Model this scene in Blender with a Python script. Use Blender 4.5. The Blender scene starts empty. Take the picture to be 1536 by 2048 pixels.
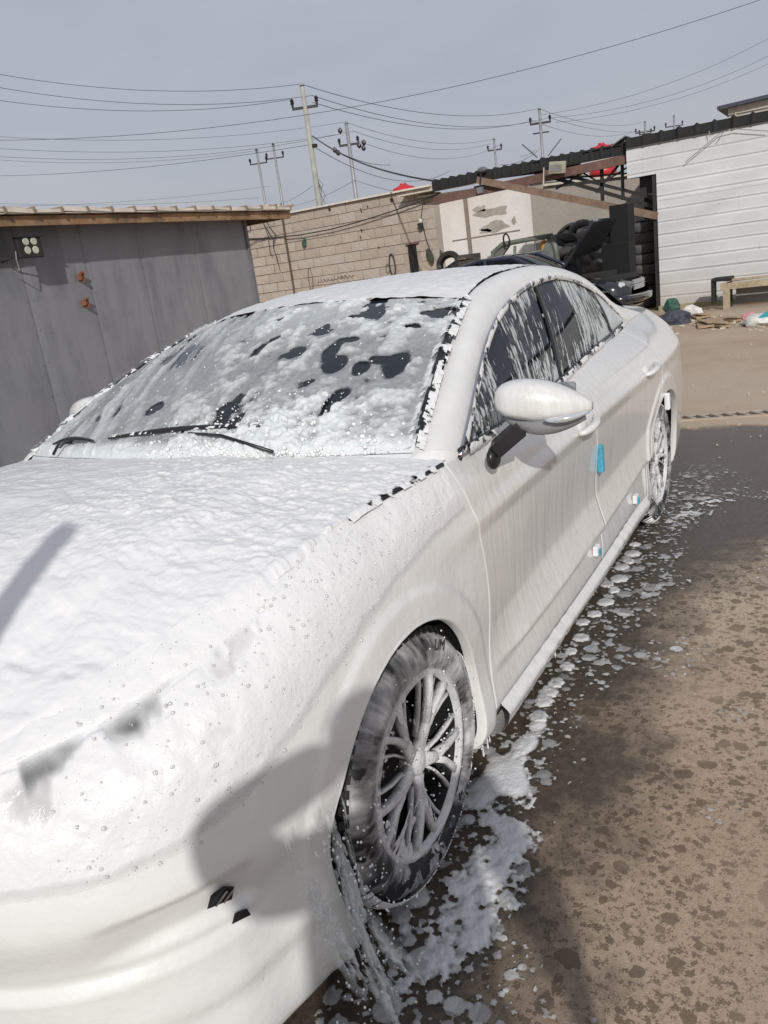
import bpy, bmesh, math, random
import numpy as np
from mathutils import Vector, Matrix
SC = bpy.context.scene
COL = SC.collection
random.seed(5); RNG = np.random.default_rng(7)
# ------------------------------------------------------------------ camera, sky, sun, exposure
CP = np.array([1.4179, 1.7649, 1.4871]); YAW, PITCH, ROLL, FPX = 3.6920, 0.2918, -0.1394, 1602.1
def _basis():
    f = np.array([math.cos(PITCH)*math.cos(YAW), math.cos(PITCH)*math.sin(YAW), -math.sin(PITCH)])
    r = np.cross(f, [0, 0, 1]); r /= np.linalg.norm(r); u = np.cross(r, f)
    c, s = math.cos(ROLL), math.sin(ROLL)
    return f, c*r+s*u, -s*r+c*u
CF, CR, CU = _basis()
cam_d = bpy.data.cameras.new('camera'); cam = bpy.data.objects.new('camera', cam_d); COL.objects.link(cam)
M = Matrix(((CR[0], CU[0], -CF[0], CP[0]), (CR[1], CU[1], -CF[1], CP[1]), (CR[2], CU[2], -CF[2], CP[2]), (0, 0, 0, 1)))
cam.matrix_world = M
cam_d.sensor_fit = 'VERTICAL'; cam_d.sensor_height = 36; cam_d.lens = 36*FPX/2048
cam_d.clip_start = 0.02; cam_d.clip_end = 3000
cam_d.dof.use_dof = False
SC.camera = cam
SUN_EL, SUN_AZ = math.radians(28.3), math.atan2(.52, .86)      # direction towards the sun
sd = Vector((math.cos(SUN_EL)*math.cos(SUN_AZ), math.cos(SUN_EL)*math.sin(SUN_AZ), math.sin(SUN_EL)))
sun_d = bpy.data.lights.new('sun', 'SUN'); sun_d.energy = 2.75; sun_d.angle = math.radians(0.9); sun_d.color = (1, .965, .91)
sun = bpy.data.objects.new('sun', sun_d); COL.objects.link(sun); sun.rotation_euler = sd.to_track_quat('Z', 'Y').to_euler(); sun.location = (10, 6, 12)
W = bpy.data.worlds.new('World'); SC.world = W; W.use_nodes = True
nt = W.node_tree; nt.nodes.clear()
def wn(t, **k):
    n = nt.nodes.new(t)
    for a, b in k.items(): setattr(n, a, b)
    return n
sky = wn('ShaderNodeTexSky', sky_type='NISHITA', sun_disc=False, sun_elevation=SUN_EL, sun_rotation=math.pi/2-SUN_AZ, air_density=1.3, dust_density=4.0, ozone_density=1.5)
tc = wn('ShaderNodeTexCoord'); mp = wn('ShaderNodeMapping'); mp.inputs['Scale'].default_value = (1.2, 1.2, 4.5)
nz = wn('ShaderNodeTexNoise'); nz.inputs['Scale'].default_value = 1.9; nz.inputs['Detail'].default_value = 5; nz.inputs['Roughness'].default_value = .55
cr = wn('ShaderNodeValToRGB'); cr.color_ramp.elements[0].position = .42; cr.color_ramp.elements[0].color = (.345, .362, .425, 1)
cr.color_ramp.elements[1].position = .72; cr.color_ramp.elements[1].color = (.395, .41, .46, 1)
sc_ = wn('ShaderNodeMix', data_type='RGBA'); sc_.inputs[0].default_value = .86
skm = wn('ShaderNodeMix', data_type='RGBA', blend_type='MULTIPLY'); skm.inputs[0].default_value = 1; skm.inputs[7].default_value = (.1, .1, .1, 1)
bg = wn('ShaderNodeBackground'); bg.inputs[1].default_value = 0.10; wo = wn('ShaderNodeOutputWorld')
mul = wn('ShaderNodeMix', data_type='RGBA', blend_type='MULTIPLY'); mul.inputs[0].default_value = 1; mul.inputs[7].default_value = (12.3, 12.3, 12.3, 1); mul.clamp_result = False
nt.links.new(tc.outputs['Generated'], mp.inputs[0]); nt.links.new(mp.outputs[0], nz.inputs[0]); nt.links.new(nz.outputs[0], cr.inputs[0])
nt.links.new(cr.outputs[0], mul.inputs[6])
nt.links.new(sky.outputs[0], sc_.inputs[6]); nt.links.new(mul.outputs[2], sc_.inputs[7])
nt.links.new(sc_.outputs[2], bg.inputs[0]); nt.links.new(bg.outputs[0], wo.inputs[0])
SC.view_settings.view_transform = 'Standard'; SC.view_settings.look = 'None'; SC.view_settings.gamma = 1
SC.view_settings.use_curve_mapping = False; SC.view_settings.exposure = 0.0
SC.render.engine = 'CYCLES'
try: SC.cycles.max_bounces = 8; SC.cycles.transparent_max_bounces = 16
except Exception: pass
# ------------------------------------------------------------------ helpers
def ray(u, v): return CF+(u-768)/FPX*CR-(v-1024)/FPX*CU
def onX(u, v, x): d = ray(u, v); return CP+(x-CP[0])/d[0]*d
def onY(u, v, y): d = ray(u, v); return CP+(y-CP[1])/d[1]*d
def onZ(u, v, z=0.): d = ray(u, v); return CP+(z-CP[2])/d[2]*d
def ondist(u, v, dd): d = ray(u, v); return CP+d*(dd/math.hypot(d[0], d[1]))
def _hash(ix, iy, iz, seed):
    h = (ix.astype(np.int64)*374761393+iy.astype(np.int64)*668265263+iz.astype(np.int64)*2147483647+seed*1274126177) & 0xffffffff
    h = ((h ^ (h >> 13))*1274126177) & 0xffffffff
    h = h ^ (h >> 16)
    return (h & 0xffff)/65535.0
def vn(x, y, z=0., seed=0):
    x, y, z = np.broadcast_arrays(np.asarray(x, float), np.asarray(y, float), np.asarray(z, float))
    xi, yi, zi = np.floor(x), np.floor(y), np.floor(z); fx, fy, fz = x-xi, y-yi, z-zi
    sx, sy, sz = fx*fx*(3-2*fx), fy*fy*(3-2*fy), fz*fz*(3-2*fz)
    def c(a, b, d): return _hash(xi+a, yi+b, zi+d, seed)
    def l(a, b, t): return a+(b-a)*t
    p = l(l(c(0,0,0), c(1,0,0), sx), l(c(0,1,0), c(1,1,0), sx), sy)
    q = l(l(c(0,0,1), c(1,0,1), sx), l(c(0,1,1), c(1,1,1), sx), sy)
    return l(p, q, sz)
def fbm(x, y, z=0., o=4, seed=0):
    a, s, t = 1., 0., 0.
    for k in range(o):
        s = s+a*vn(np.asarray(x)*2**k, np.asarray(y)*2**k, np.asarray(z)*2**k, seed+k); t += a; a *= .5
    return s/t
def smooth(a, b, x): t = np.clip((x-a)/(b-a), 0, 1); return t*t*(3-2*t)
def cells(x, y, seed=0, keep=1.0):
    """distance to the nearest random blob centre divided by its radius, grid of unit cells"""
    best = np.full(np.shape(x), 9.)
    xi, yi = np.floor(x), np.floor(y)
    z0 = np.zeros_like(xi)
    for a in (-1, 0, 1):
        for b in (-1, 0, 1):
            cx, cy = xi+a, yi+b
            px = cx+_hash(cx, cy, z0, seed); py = cy+_hash(cx, cy, z0, seed+1); r = .12+.5*_hash(cx, cy, z0, seed+2)**2
            on = _hash(cx, cy, z0, seed+3) < keep
            d = np.hypot(x-px, y-py)/r
            best = np.minimum(best, np.where(on, d, 9.))
    return best
def tag(o, label=None, cat=None, group=None, kind=None):
    if label: o['label'] = label
    if cat: o['category'] = cat
    if group: o['group'] = group
    if kind: o['kind'] = kind
    return o
def link(name, me, mat=None, parent=None, smoothf=False):
    o = bpy.data.objects.new(name, me); COL.objects.link(o)
    if mat: me.materials.append(mat)
    if parent is not None: o.parent = parent
    if smoothf: me.polygons.foreach_set('use_smooth', [True]*len(me.polygons))
    return o
def empty(name, loc=(0, 0, 0), label=None, cat=None, group=None, rz=0):
    o = bpy.data.objects.new(name, None); COL.objects.link(o); o.location = loc; o.rotation_euler = (0, 0, rz); o.empty_display_size = .1
    return tag(o, label, cat, group)
def from_vf(name, V, F, mat=None, parent=None, smoothf=False, attr=None):
    me = bpy.data.meshes.new(name); me.from_pydata([tuple(map(float, v)) for v in V], [], [tuple(f) for f in F]); me.update()
    if attr is not None:
        for k, a in attr.items():
            at = me.attributes.new(k, 'FLOAT', 'POINT'); at.data.foreach_set('value', np.asarray(a, np.float32))
    return link(name, me, mat, parent, smoothf)
def grid(name, P, mat, parent=None, mask=None, flip=False, smoothf=True, attr=None, fmask=None):
    """P: (ni,nj,3) points; fmask (ni-1,nj-1) keeps faces"""
    ni, nj = P.shape[:2]
    idx = np.arange(ni*nj).reshape(ni, nj)
    q = np.stack([idx[:-1, :-1], idx[1:, :-1], idx[1:, 1:], idx[:-1, 1:]], -1)
    if flip: q = q[..., ::-1]
    keep = np.ones((ni-1, nj-1), bool)
    if mask is not None: keep &= mask[:-1, :-1] & mask[1:, :-1] & mask[1:, 1:] & mask[:-1, 1:]
    if fmask is not None: keep &= fmask
    q = q[keep]
    used = np.unique(q); remap = np.full(ni*nj, -1); remap[used] = np.arange(len(used))
    V = P.reshape(-1, 3)[used]; F = remap[q]
    me = bpy.data.meshes.new(name)
    me.vertices.add(len(V)); me.vertices.foreach_set('co', V.astype(np.float32).ravel())
    me.loops.add(F.size); me.loops.foreach_set('vertex_index', F.ravel().astype(np.int32))
    me.polygons.add(len(F)); me.polygons.foreach_set('loop_start', np.arange(0, F.size, 4, dtype=np.int32)); me.polygons.foreach_set('loop_total', np.full(len(F), 4, np.int32))
    me.update(calc_edges=True)
    if attr is not None:
        for k, a in attr.items():
            at = me.attributes.new(k, 'FLOAT', 'POINT'); at.data.foreach_set('value', np.asarray(a, np.float32).reshape(-1)[used])
    return link(name, me, mat, parent, smoothf)
def normals(P):
    a = np.gradient(P, axis=0); b = np.gradient(P, axis=1); n = np.cross(a, b); l = np.linalg.norm(n, axis=-1, keepdims=True)
    return n/np.maximum(l, 1e-9)
class MB:
    def __init__(s): s.bm = bmesh.new()
    def box(s, c, d, rz=0, rx=0, ry=0, bev=0):
        m = Matrix.Translation(Vector(c)) @ Matrix.Rotation(rz, 4, 'Z') @ Matrix.Rotation(ry, 4, 'Y') @ Matrix.Rotation(rx, 4, 'X') @ Matrix.Diagonal((d[0], d[1], d[2], 1))
        r = bmesh.ops.create_cube(s.bm, size=1, matrix=m)
        if bev:
            es = list({e for v in r['verts'] for e in v.link_edges})
            bmesh.ops.bevel(s.bm, geom=es, offset=bev, segments=2, affect='EDGES', profile=.5)
        return s
    def beam(s, a, b, w, h=None, up=(0, 0, 1)):
        h = h or w; a, b = Vector(a), Vector(b); d = b-a; L = d.length
        z = d.normalized(); x = z.cross(Vector(up))
        if x.length < 1e-3: x = z.cross(Vector((1, 0, 0)))
        x.normalize(); y = z.cross(x)
        R = Matrix((x, y, z)).transposed().to_4x4(); R.translation = (a+b)/2
        bmesh.ops.create_cube(s.bm, size=1, matrix=R @ Matrix.Diagonal((w, h, L, 1))); return s
    def tube(s, pts, r, n=8, cap=True):
        pts = [Vector(p) for p in pts]; rs = r if hasattr(r, '__len__') else [r]*len(pts)
        prev = None; rings = []; ref = None
        for i, p in enumerate(pts):
            t = (pts[min(i+1, len(pts)-1)]-pts[max(i-1, 0)]).normalized()
            if ref is None:
                ref = t.orthogonal().normalized()
            ref = (ref-t*ref.dot(t)).normalized(); b = t.cross(ref)
            rings.append([s.bm.verts.new(p+(ref*math.cos(2*math.pi*k/n)+b*math.sin(2*math.pi*k/n))*rs[i]) for k in range(n)])
        for a, b2 in zip(rings, rings[1:]):
            for k in range(n): s.bm.faces.new((a[k], a[(k+1) % n], b2[(k+1) % n], b2[k]))
        if cap: s.bm.faces.new(rings[0][::-1]); s.bm.faces.new(rings[-1])
        return s
    def lathe(s, prof, n, mat=Matrix(), close=False):
        """prof: list of (r, h); axis is +Z of mat"""
        rings = []
        for r, h in prof:
            if r < 1e-6: rings.append([s.bm.verts.new(mat @ Vector((0, 0, h)))])
            else: rings.append([s.bm.verts.new(mat @ Vector((r*math.cos(2*math.pi*k/n), r*math.sin(2*math.pi*k/n), h))) for k in range(n)])
        if close: rings.append(rings[0])
        for a, b in zip(rings, rings[1:]):
            if len(a) == 1 and len(b) == 1: continue
            for k in range(n):
                k2 = (k+1) % n
                if len(a) == 1: s.bm.faces.new((a[0], b[k2], b[k]))
                elif len(b) == 1: s.bm.faces.new((a[k], a[k2], b[0]))
                else: s.bm.faces.new((a[k], a[k2], b[k2], b[k]))
        return s
    def ball(s, c, r, sub=2, sc=(1, 1, 1), rot=None):
        m = Matrix.Translation(Vector(c)) @ (rot.to_4x4() if rot else Matrix()) @ Matrix.Diagonal((sc[0], sc[1], sc[2], 1))
        bmesh.ops.create_icosphere(s.bm, subdivisions=sub, radius=r, matrix=m); return s
    def poly(s, pts, th=None, n=None):
        vs = [s.bm.verts.new(p) for p in pts]; f = s.bm.faces.new(vs)
        if th:
            r = bmesh.ops.extrude_face_region(s.bm, geom=[f]); f.normal_update()
            bmesh.ops.translate(s.bm, vec=Vector(th), verts=[v for v in r['geom'] if isinstance(v, bmesh.types.BMVert)])
        return s
    def build(s, name, mat=None, parent=None, smoothf=False, label=None):
        me = bpy.data.meshes.new(name); bmesh.ops.recalc_face_normals(s.bm, faces=s.bm.faces[:]); s.bm.to_mesh(me); s.bm.free()
        o = link(name, me, mat, parent, smoothf)
        if label: o['label'] = label
        return o
# ------------------------------------------------------------------ materials
MATS = {}
class Mat:
    def __init__(s, name):
        s.m = bpy.data.materials.new(name); s.m.use_nodes = True; s.t = s.m.node_tree; s.b = s.t.nodes['Principled BSDF']; s.out = s.t.nodes['Material Output']; MATS[name] = s.m
        s._tc = None
    def n(s, t, ins=None, **k):
        n = s.t.nodes.new(t)
        for a, b in k.items(): setattr(n, a, b)
        for a, b in (ins or {}).items(): s.set(n.inputs[a], b)
        return n
    def set(s, inp, v):
        if isinstance(v, bpy.types.NodeSocket): s.t.links.new(v, inp)
        elif isinstance(v, bpy.types.Node): s.t.links.new(v.outputs[0], inp)
        else:
            if isinstance(v, tuple) and len(v) == 3 and inp.type == 'RGBA': v = (*v, 1)
            inp.default_value = v
    def co(s, scale=(1, 1, 1), rot=(0, 0, 0), loc=(0, 0, 0), gen=False):
        if s._tc is None: s._tc = s.n('ShaderNodeTexCoord')
        return s.n('ShaderNodeMapping', {0: s._tc.outputs['Object'], 'Scale': scale, 'Rotation': rot, 'Location': loc})
    def noise(s, sc, det=4, ro=.55, co=None, dist=0):
        return s.n('ShaderNodeTexNoise', {'Vector': co or s.co(), 'Scale': sc, 'Detail': det, 'Roughness': ro, 'Distortion': dist})
    def ramp(s, fac, stops):
        r = s.n('ShaderNodeValToRGB', {0: fac}); e = r.color_ramp.elements
        while len(e) < len(stops): e.new(.5)
        for el, (p, c) in zip(e, stops):
            el.position = p; el.color = (*c, 1) if isinstance(c, tuple) else (c, c, c, 1)
        return r
    def mix(s, f, a, b, bt='MIX'):
        n = s.n('ShaderNodeMix', data_type='RGBA', blend_type=bt)
        s.set(n.inputs[0], f); s.set(n.inputs[6], a); s.set(n.inputs[7], b); return n.outputs[2]
    def math(s, op, a, b=0.):
        n = s.n('ShaderNodeMath', operation=op); s.set(n.inputs[0], a); s.set(n.inputs[1], b); return n.outputs[0]
    def bump(s, h, d=.01, st=1., nrm=None):
        n = s.n('ShaderNodeBump', {'Height': h, 'Distance': d, 'Strength': st})
        if nrm: s.set(n.inputs['Normal'], nrm)
        return n.outputs[0]
    def p(s, **k):
        names = dict(col='Base Color', rough='Roughness', metal='Metallic', nrm='Normal', spec='Specular IOR Level', coat='Coat Weight', trans='Transmission Weight', ior='IOR', alpha='Alpha', sss='Subsurface Weight', em='Emission Color', ems='Emission Strength', crough='Coat Roughness')
        for a, b in k.items(): s.set(s.b.inputs[names[a]], b)
        return s
def simple(name, col, rough=.6, metal=0, var=.15, sc=6, bmp=.0, **k):
    m = Mat(name); nz = m.noise(sc, 5, .6)
    c = m.ramp(nz, [(.3, tuple(x*(1-var) for x in col)), (.7, tuple(min(1, x*(1+var)) for x in col))])
    m.p(col=c, rough=rough, metal=metal, **k)
    if bmp: m.p(nrm=m.bump(m.noise(sc*6, 5), bmp))
    return m.m
# car paint behind a thin running film of foam
m = Mat('wet_white_paint'); st = m.noise(1, 5, .65, m.co((34, 34, 1.3))); st2 = m.noise(1, 4, .6, m.co((90, 90, 4)))
f = m.ramp(m.math('ADD', m.math('MULTIPLY', st.outputs[0], .6), m.math('MULTIPLY', st2.outputs[0], .4)), [(.36, (.65, .645, .625)), (.56, (.735, .733, .72))])
spk = m.noise(260, 2, .5)
m.p(col=f, rough=.26, coat=.9, crough=.07, spec=.5, nrm=m.bump(m.math('ADD', m.math('ADD', st.outputs[0], m.math('MULTIPLY', st2.outputs[0], .5)), m.math('MULTIPLY', spk.outputs[0], .25)), .0045, .55))
PAINT = m.m
m = Mat('paint_under_foam'); nz1 = m.noise(7, 4); nz2 = m.noise(60, 4, .6)
m.p(col=m.ramp(nz1, [(.3, (.70, .70, .685)), (.7, (.745, .745, .73))]), rough=.33, coat=.25, crough=.2, nrm=m.bump(m.math('ADD', nz1.outputs[0], m.math('MULTIPLY', nz2.outputs[0], .12)), .012, .5))
PAINT2 = m.m
# thick foam
m = Mat('thick_foam'); a = m.noise(26, 5, .6, m.co((1, 1, 1)), 1.2); b = m.noise(120, 4, .65); vo = m.n('ShaderNodeTexVoronoi', {'Vector': m.co(), 'Scale': 95.})
hgt = m.math('ADD', m.math('MULTIPLY', a.outputs[0], 1.0), m.math('ADD', m.math('MULTIPLY', b.outputs[0], .30), m.math('MULTIPLY', vo.outputs[0], .12)))
m.p(col=m.ramp(a, [(.3, (.72, .725, .74)), (.7, (.78, .78, .775))]), rough=.30, spec=.5, nrm=m.bump(hgt, .004, .5), sss=.0)
FOAM = m.m
m = Mat('foam_crust'); b = m.noise(150, 4, .65); 
m.p(col=(.84, .84, .84), rough=.4, spec=.4, nrm=m.bump(b, .004, .5)); CRUST = m.m
# glass film: attribute 'cov' drives how much foam veils the glass
def film(name, col=(.80, .82, .82), bsc=60, bd=.006, rough=.38):
    m = Mat(name); at = m.n('ShaderNodeAttribute', attribute_name='cov'); tr = m.n('ShaderNodeBsdfTransparent'); ms = m.n('ShaderNodeMixShader')
    n1 = m.noise(bsc, 5, .6); n2 = m.noise(bsc*4, 3, .6)
    m.p(col=col, rough=rough, spec=.4, nrm=m.bump(m.math('ADD', n1.outputs[0], m.math('MULTIPLY', n2.outputs[0], .3)), bd, .6))
    fac = m.math('ADD', at.outputs['Fac'], m.math('MULTIPLY', m.math('SUBTRACT', n1.outputs[0], .5), .35)); cl = m.n('ShaderNodeClamp', {0: fac})
    m.set(ms.inputs[0], cl.outputs[0]); m.t.links.new(tr.outputs[0], ms.inputs[1]); m.t.links.new(m.b.outputs[0], ms.inputs[2]); m.t.links.new(ms.outputs[0], m.out.inputs[0])
    return m.m
FOAM2 = film('nose_foam', (.76, .762, .765), 26, .004, .24); FEDGE = film('edge_foam', (.78, .78, .78), 60, .006, .42); FILM = film('foam_veil', (.66, .70, .71)); FILM_T = film('tyre_foam_veil', (.74, .74, .75), 40)
def glass(name, col, rough=.03):
    m = Mat(name); m.p(col=col, rough=rough, spec=.45, coat=.0); return m.m
GLASS = glass('dark_glass', (.010, .016, .020)); SGLASS = glass('tinted_side_glass', (.007, .010, .016)); SGLASS.node_tree.nodes['Principled BSDF'].inputs['Specular IOR Level'].default_value = .22
BLACK = simple('black_trim', (.014, .014, .016), .35, var=.3); FASC = simple('black_roof_sheet', (.012, .012, .012), .85)
RUBBER = simple('tyre_rubber', (.012, .012, .013), .5, sc=40, bmp=.001)
ALLOY = simple('foam_wet_alloy', (.66, .66, .67), .30, .0, sc=22, bmp=.004)
ALLOYD = simple('dark_alloy', (.016, .016, .018), .5, .2)
CHROME = simple('chrome', (.55, .55, .57), .12, 1.0, var=.05)
WELL = simple('wheel_well_plastic', (.012, .012, .013), .6, sc=20, bmp=.004)
GRIME = simple('underbody', (.02, .02, .02), .9)
TAPEB = simple('blue_protection_foam', (.07, .36, .52), .55, var=.25, sc=60, bmp=.002)
TAPEW = simple('white_protection_foam', (.75, .77, .78), .5)
m = Mat('water_drop'); m.p(col=(.90, .91, .92), rough=.08, trans=.55, ior=1.33, spec=.6); DROP = m.m
# ground
m = Mat('yard_ground'); c0 = m.co()
big = m.noise(.35, 5, .6, c0); mid = m.noise(3.2, 6, .62, c0); fin = m.noise(38, 6, .7, c0); gr = m.noise(170, 3, .7, c0)
dry = m.ramp(m.math('ADD', m.math('MULTIPLY', mid.outputs[0], .45), m.math('MULTIPLY', fin.outputs[0], .55)), [(.30, (.325, .235, .160)), (.52, (.425, .322, .230)), (.72, (.50, .392, .290))])
dry = m.mix(m.ramp(big, [(.42, 0.), (.60, .55)]), dry, (.50, .42, .33))
wetc = m.mix(m.ramp(fin, [(.35, 0.), (.7, 1.)]), (.038, .031, .025), (.088, .068, .052))
sx = m.n('ShaderNodeSeparateXYZ', {0: m._tc.outputs['Object']})
# wet band beside the car: distance from the line y = 1.18 (plus a tongue behind the car), broken by noise
dist = m.math('SUBTRACT', sx.outputs[1], m.math('ADD', 1.17, m.math('MULTIPLY', m.math('SUBTRACT', m.noise(2.1, 5, .65, c0).outputs[0], .5), 1.15)))
far_ = m.math('MULTIPLY', m.n('ShaderNodeMapRange', {0: sx.outputs[0], 1: -2.0, 2: -3.6, 3: 0., 4: 1.}).outputs[0], .85)
dist = m.math('SUBTRACT', dist, far_)
wet = m.n('ShaderNodeMapRange', {0: dist, 1: .22, 2: -.10, 3: 0., 4: 1.}).outputs[0]
stop = m.n('ShaderNodeMapRange', {0: m.math('ADD', sx.outputs[0], m.math('MULTIPLY', m.math('SUBTRACT', m.noise(1.5, 4, .6, c0).outputs[0], .5), 1.2)), 1: -5.15, 2: -4.95, 3: 0., 4: 1.}).outputs[0]
wet = m.math('MULTIPLY', wet, stop)
# splash spots: voronoi discs at several sizes, thinning with distance from the car
def spots(sc, thr, rim=False, dens=1.0, off=0.):
    vc = m.n('ShaderNodeMix', data_type='RGBA'); vc.inputs[0].default_value = .035
    m.set(vc.inputs[6], m.co((1, 1, 1), loc=(off, off*.7, 0))); m.set(vc.inputs[7], m.noise(sc*1.7, 3, .6, c0).outputs[1])
    v = m.n('ShaderNodeTexVoronoi', {'Vector': vc.outputs[2], 'Scale': sc}); rnd = m.n('ShaderNodeSeparateColor', {0: v.outputs[1]})
    r = m.math('MULTIPLY', m.math('POWER', rnd.outputs[0], 2.2), thr)
    return m.math('LESS_THAN', v.outputs[0], r)
dcar = m.n('ShaderNodeMapRange', {0: sx.outputs[1], 1: 2.4, 2: .9, 3: .6, 4: 1.}).outputs[0]
nearx = m.n('ShaderNodeMapRange', {0: sx.outputs[0], 1: -4.6, 2: -3.4, 3: 0., 4: 1.}).outputs[0]
sp = m.math('MAXIMUM', m.math('MAXIMUM', spots(7, .27, off=11.), spots(17, .52)), m.math('MAXIMUM', spots(44, .68, off=3.), spots(98, .72, off=7.)))
patch = m.ramp(m.noise(2.6, 3, .6, m.co(loc=(4, 2, 0))), [(.34, .45), (.52, 1.)])
sp = m.math('MULTIPLY', m.math('MULTIPLY', sp, nearx), m.math('MULTIPLY', patch, dcar))
spc = m.mix(.88, dry, (.120, .082, .052))
g = m.mix(sp, dry, spc)
g = m.mix(m.math('MULTIPLY', wet, .93), g, wetc)
m.p(col=g, rough=m.n('ShaderNodeMapRange', {0: m.math('MAXIMUM', wet, m.math('MULTIPLY', sp, .5)), 1: 0., 2: 1., 3: .92, 4: .30}).outputs[0], spec=.35,
    nrm=m.bump(m.math('ADD', m.math('MULTIPLY', fin.outputs[0], .8), m.math('MULTIPLY', gr.outputs[0], .5)), .006, .6))
GROUND = m.m
m = Mat('ground_foam'); b = m.noise(120, 4, .65); at = m.n('ShaderNodeAttribute', attribute_name='cov'); al = m.n('ShaderNodeAttribute', attribute_name='edge')
m.p(col=m.mix(at.outputs['Fac'], (.40, .40, .39), (.74, .74, .75)), rough=.35, spec=.45, nrm=m.bump(m.math('ADD', b.outputs[0], m.math('MULTIPLY', m.noise(40, 4).outputs[0], .7)), .006, .6))
tr = m.n('ShaderNodeBsdfTransparent'); ms = m.n('ShaderNodeMixShader'); m.set(ms.inputs[0], al.outputs['Fac']); m.t.links.new(tr.outputs[0], ms.inputs[1]); m.t.links.new(m.b.outputs[0], ms.inputs[2]); m.t.links.new(ms.outputs[0], m.out.inputs[0])
GFOAM = m.m
# buildings
def mk_wallmat(name, c1, c2, stain, sc=1.2):
    m = Mat(name); a = m.noise(sc, 6, .65); b = m.noise(14, 6, .7); d = m.noise(.6, 3, .5, m.co((1, 1, .25)))
    c = m.ramp(m.math('ADD', m.math('MULTIPLY', a.outputs[0], .6), m.math('MULTIPLY', b.outputs[0], .4)), [(.35, c1), (.65, c2)])
    c = m.mix(m.ramp(d, [(.45, 0.), (.7, .5)]), c, stain)
    m.p(col=c, rough=.9, spec=.2, nrm=m.bump(b, .01, .6)); return m.m
BLOCK = []
for k, (c1, c2) in enumerate([((.33, .28, .235), (.43, .37, .315)), ((.35, .30, .255), (.455, .395, .34)), ((.31, .265, .225), (.41, .355, .305)), ((.36, .32, .28), (.46, .41, .36))]):
    BLOCK.append(mk_wallmat('concrete_block_%s' % 'abcd'[k], c1, c2, (.33, .27, .215), 3))
MORTAR = mk_wallmat('mortar', (.30, .245, .20), (.40, .33, .27), (.27, .22, .17))
PLASTER = mk_wallmat('white_plaster', (.64, .60, .57), (.76, .73, .70), (.50, .45, .40), .9)
PLASTERG = mk_wallmat('grey_render', (.30, .27, .24), (.42, .38, .34), (.27, .24, .21), 1.)
m = Mat('grey_sheet_metal'); a = m.noise(1, 6, .65, m.co((3.2, 1, .6))); b = m.noise(1.3, 6, .65); d = m.noise(60, 5, .7); s2 = m.noise(1, 5, .7, m.co((55, 1, .8)))
c = m.ramp(a, [(.3, (.15, .154, .168)), (.55, (.25, .254, .27)), (.8, (.32, .32, .34))])
c = m.mix(m.ramp(b, [(.44, 0.), (.56, .55)]), c, (.28, .275, .30)); c = m.mix(m.ramp(s2, [(.66, 0.), (.74, .40)]), c, (.26, .25, .24))
c = m.mix(m.ramp(m.noise(2.3, 6, .75, m.co(loc=(3, 1, 1))), [(.66, 0.), (.72, .6)]), c, (.15, .085, .06))
m.p(col=c, rough=.5, metal=.15, nrm=m.bump(m.math('ADD', a.outputs[0], m.math('MULTIPLY', d.outputs[0], .15)), .01, .35)); GSHEET = m.m
RUSTWOOD = simple('rusty_roof_edge', (.27, .165, .09), .8, var=.45, sc=5, bmp=.004)
ROOFSHEET = simple('pale_roof_sheet', (.56, .50, .42), .6, var=.25, sc=3)
m = Mat('white_cladding'); a = m.noise(1.1, 5, .6, m.co((1, 1, 3))); b = m.noise(1, 6, .7, m.co((1, 5, 1.2))); sz = m.n('ShaderNodeSeparateXYZ', {0: m._tc.outputs['Object']})
c = m.ramp(a, [(.3, (.52, .525, .535)), (.7, (.63, .635, .645))]); c = m.mix(m.ramp(b, [(.60, 0.), (.80, .55)]), c, (.38, .34, .28))
dirt = m.math('MULTIPLY', m.n('ShaderNodeMapRange', {0: sz.outputs[2], 1: .75, 2: .0, 3: 0., 4: 1.}).outputs[0], m.math('ADD', b.outputs[0], .1))
c = m.mix(dirt, c, (.38, .33, .25)); m.p(col=c, rough=.5, spec=.3); CLAD = m.m
BROWNST = simple('brown_steel', (.135, .075, .058), .6, var=.3, sc=4)
RUST = simple('rust_orange', (.21, .075, .035), .8, var=.4, sc=30)
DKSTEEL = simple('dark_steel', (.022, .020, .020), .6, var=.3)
TIMBER = simple('weathered_timber', (.36, .30, .21), .85, var=.25, sc=12, bmp=.004)
BEAMW = simple('pale_brown_timber', (.20, .135, .095), .8, var=.25, sc=8)
CARD = simple('cardboard', (.36, .26, .16), .9, var=.2, sc=8)
REDT = simple('red_plastic_tank', (.50, .025, .03), .4, var=.2)
PINK = simple('pink_plastic', (.55, .25, .26), .5)
BLUEB = simple('dirty_blue_sack', (.055, .065, .085), .8, var=.5, sc=18, bmp=.01)
GREENB = simple('green_plastic', (.03, .09, .065), .5, var=.4)
WHITEB = simple('white_plastic', (.62, .61, .58), .5, var=.15)
TEALB = simple('teal_plastic', (.04, .30, .36), .5)
POLEC = simple('pale_concrete_pole', (.36, .36, .32), .85, var=.2, sc=3)
POLEG = simple('grey_galvanised_steel', (.30, .31, .33), .5, .3)
WIRE = simple('black_cable', (.03, .03, .035), .6)
INSUL = simple('dark_insulator', (.02, .02, .022), .4)
CARDK = simple('black_car_paint', (.012, .014, .018), .18, var=.2, coat=1.)
CARBL = simple('dark_blue_car_paint', (.014, .020, .042), .2, coat=.8)
CARGR = simple('dull_grey_green_paint', (.15, .165, .145), .5, var=.25)
LAMP = simple('headlight_lens', (.62, .65, .68), .1, .4)
LEDW = simple('led_lens', (.50, .53, .42), .2)
GRAF = simple('dark_graffiti_paint', (.06, .045, .04), .9)
ORANGE = simple('orange_plastic', (.62, .25, .03), .5)
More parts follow.
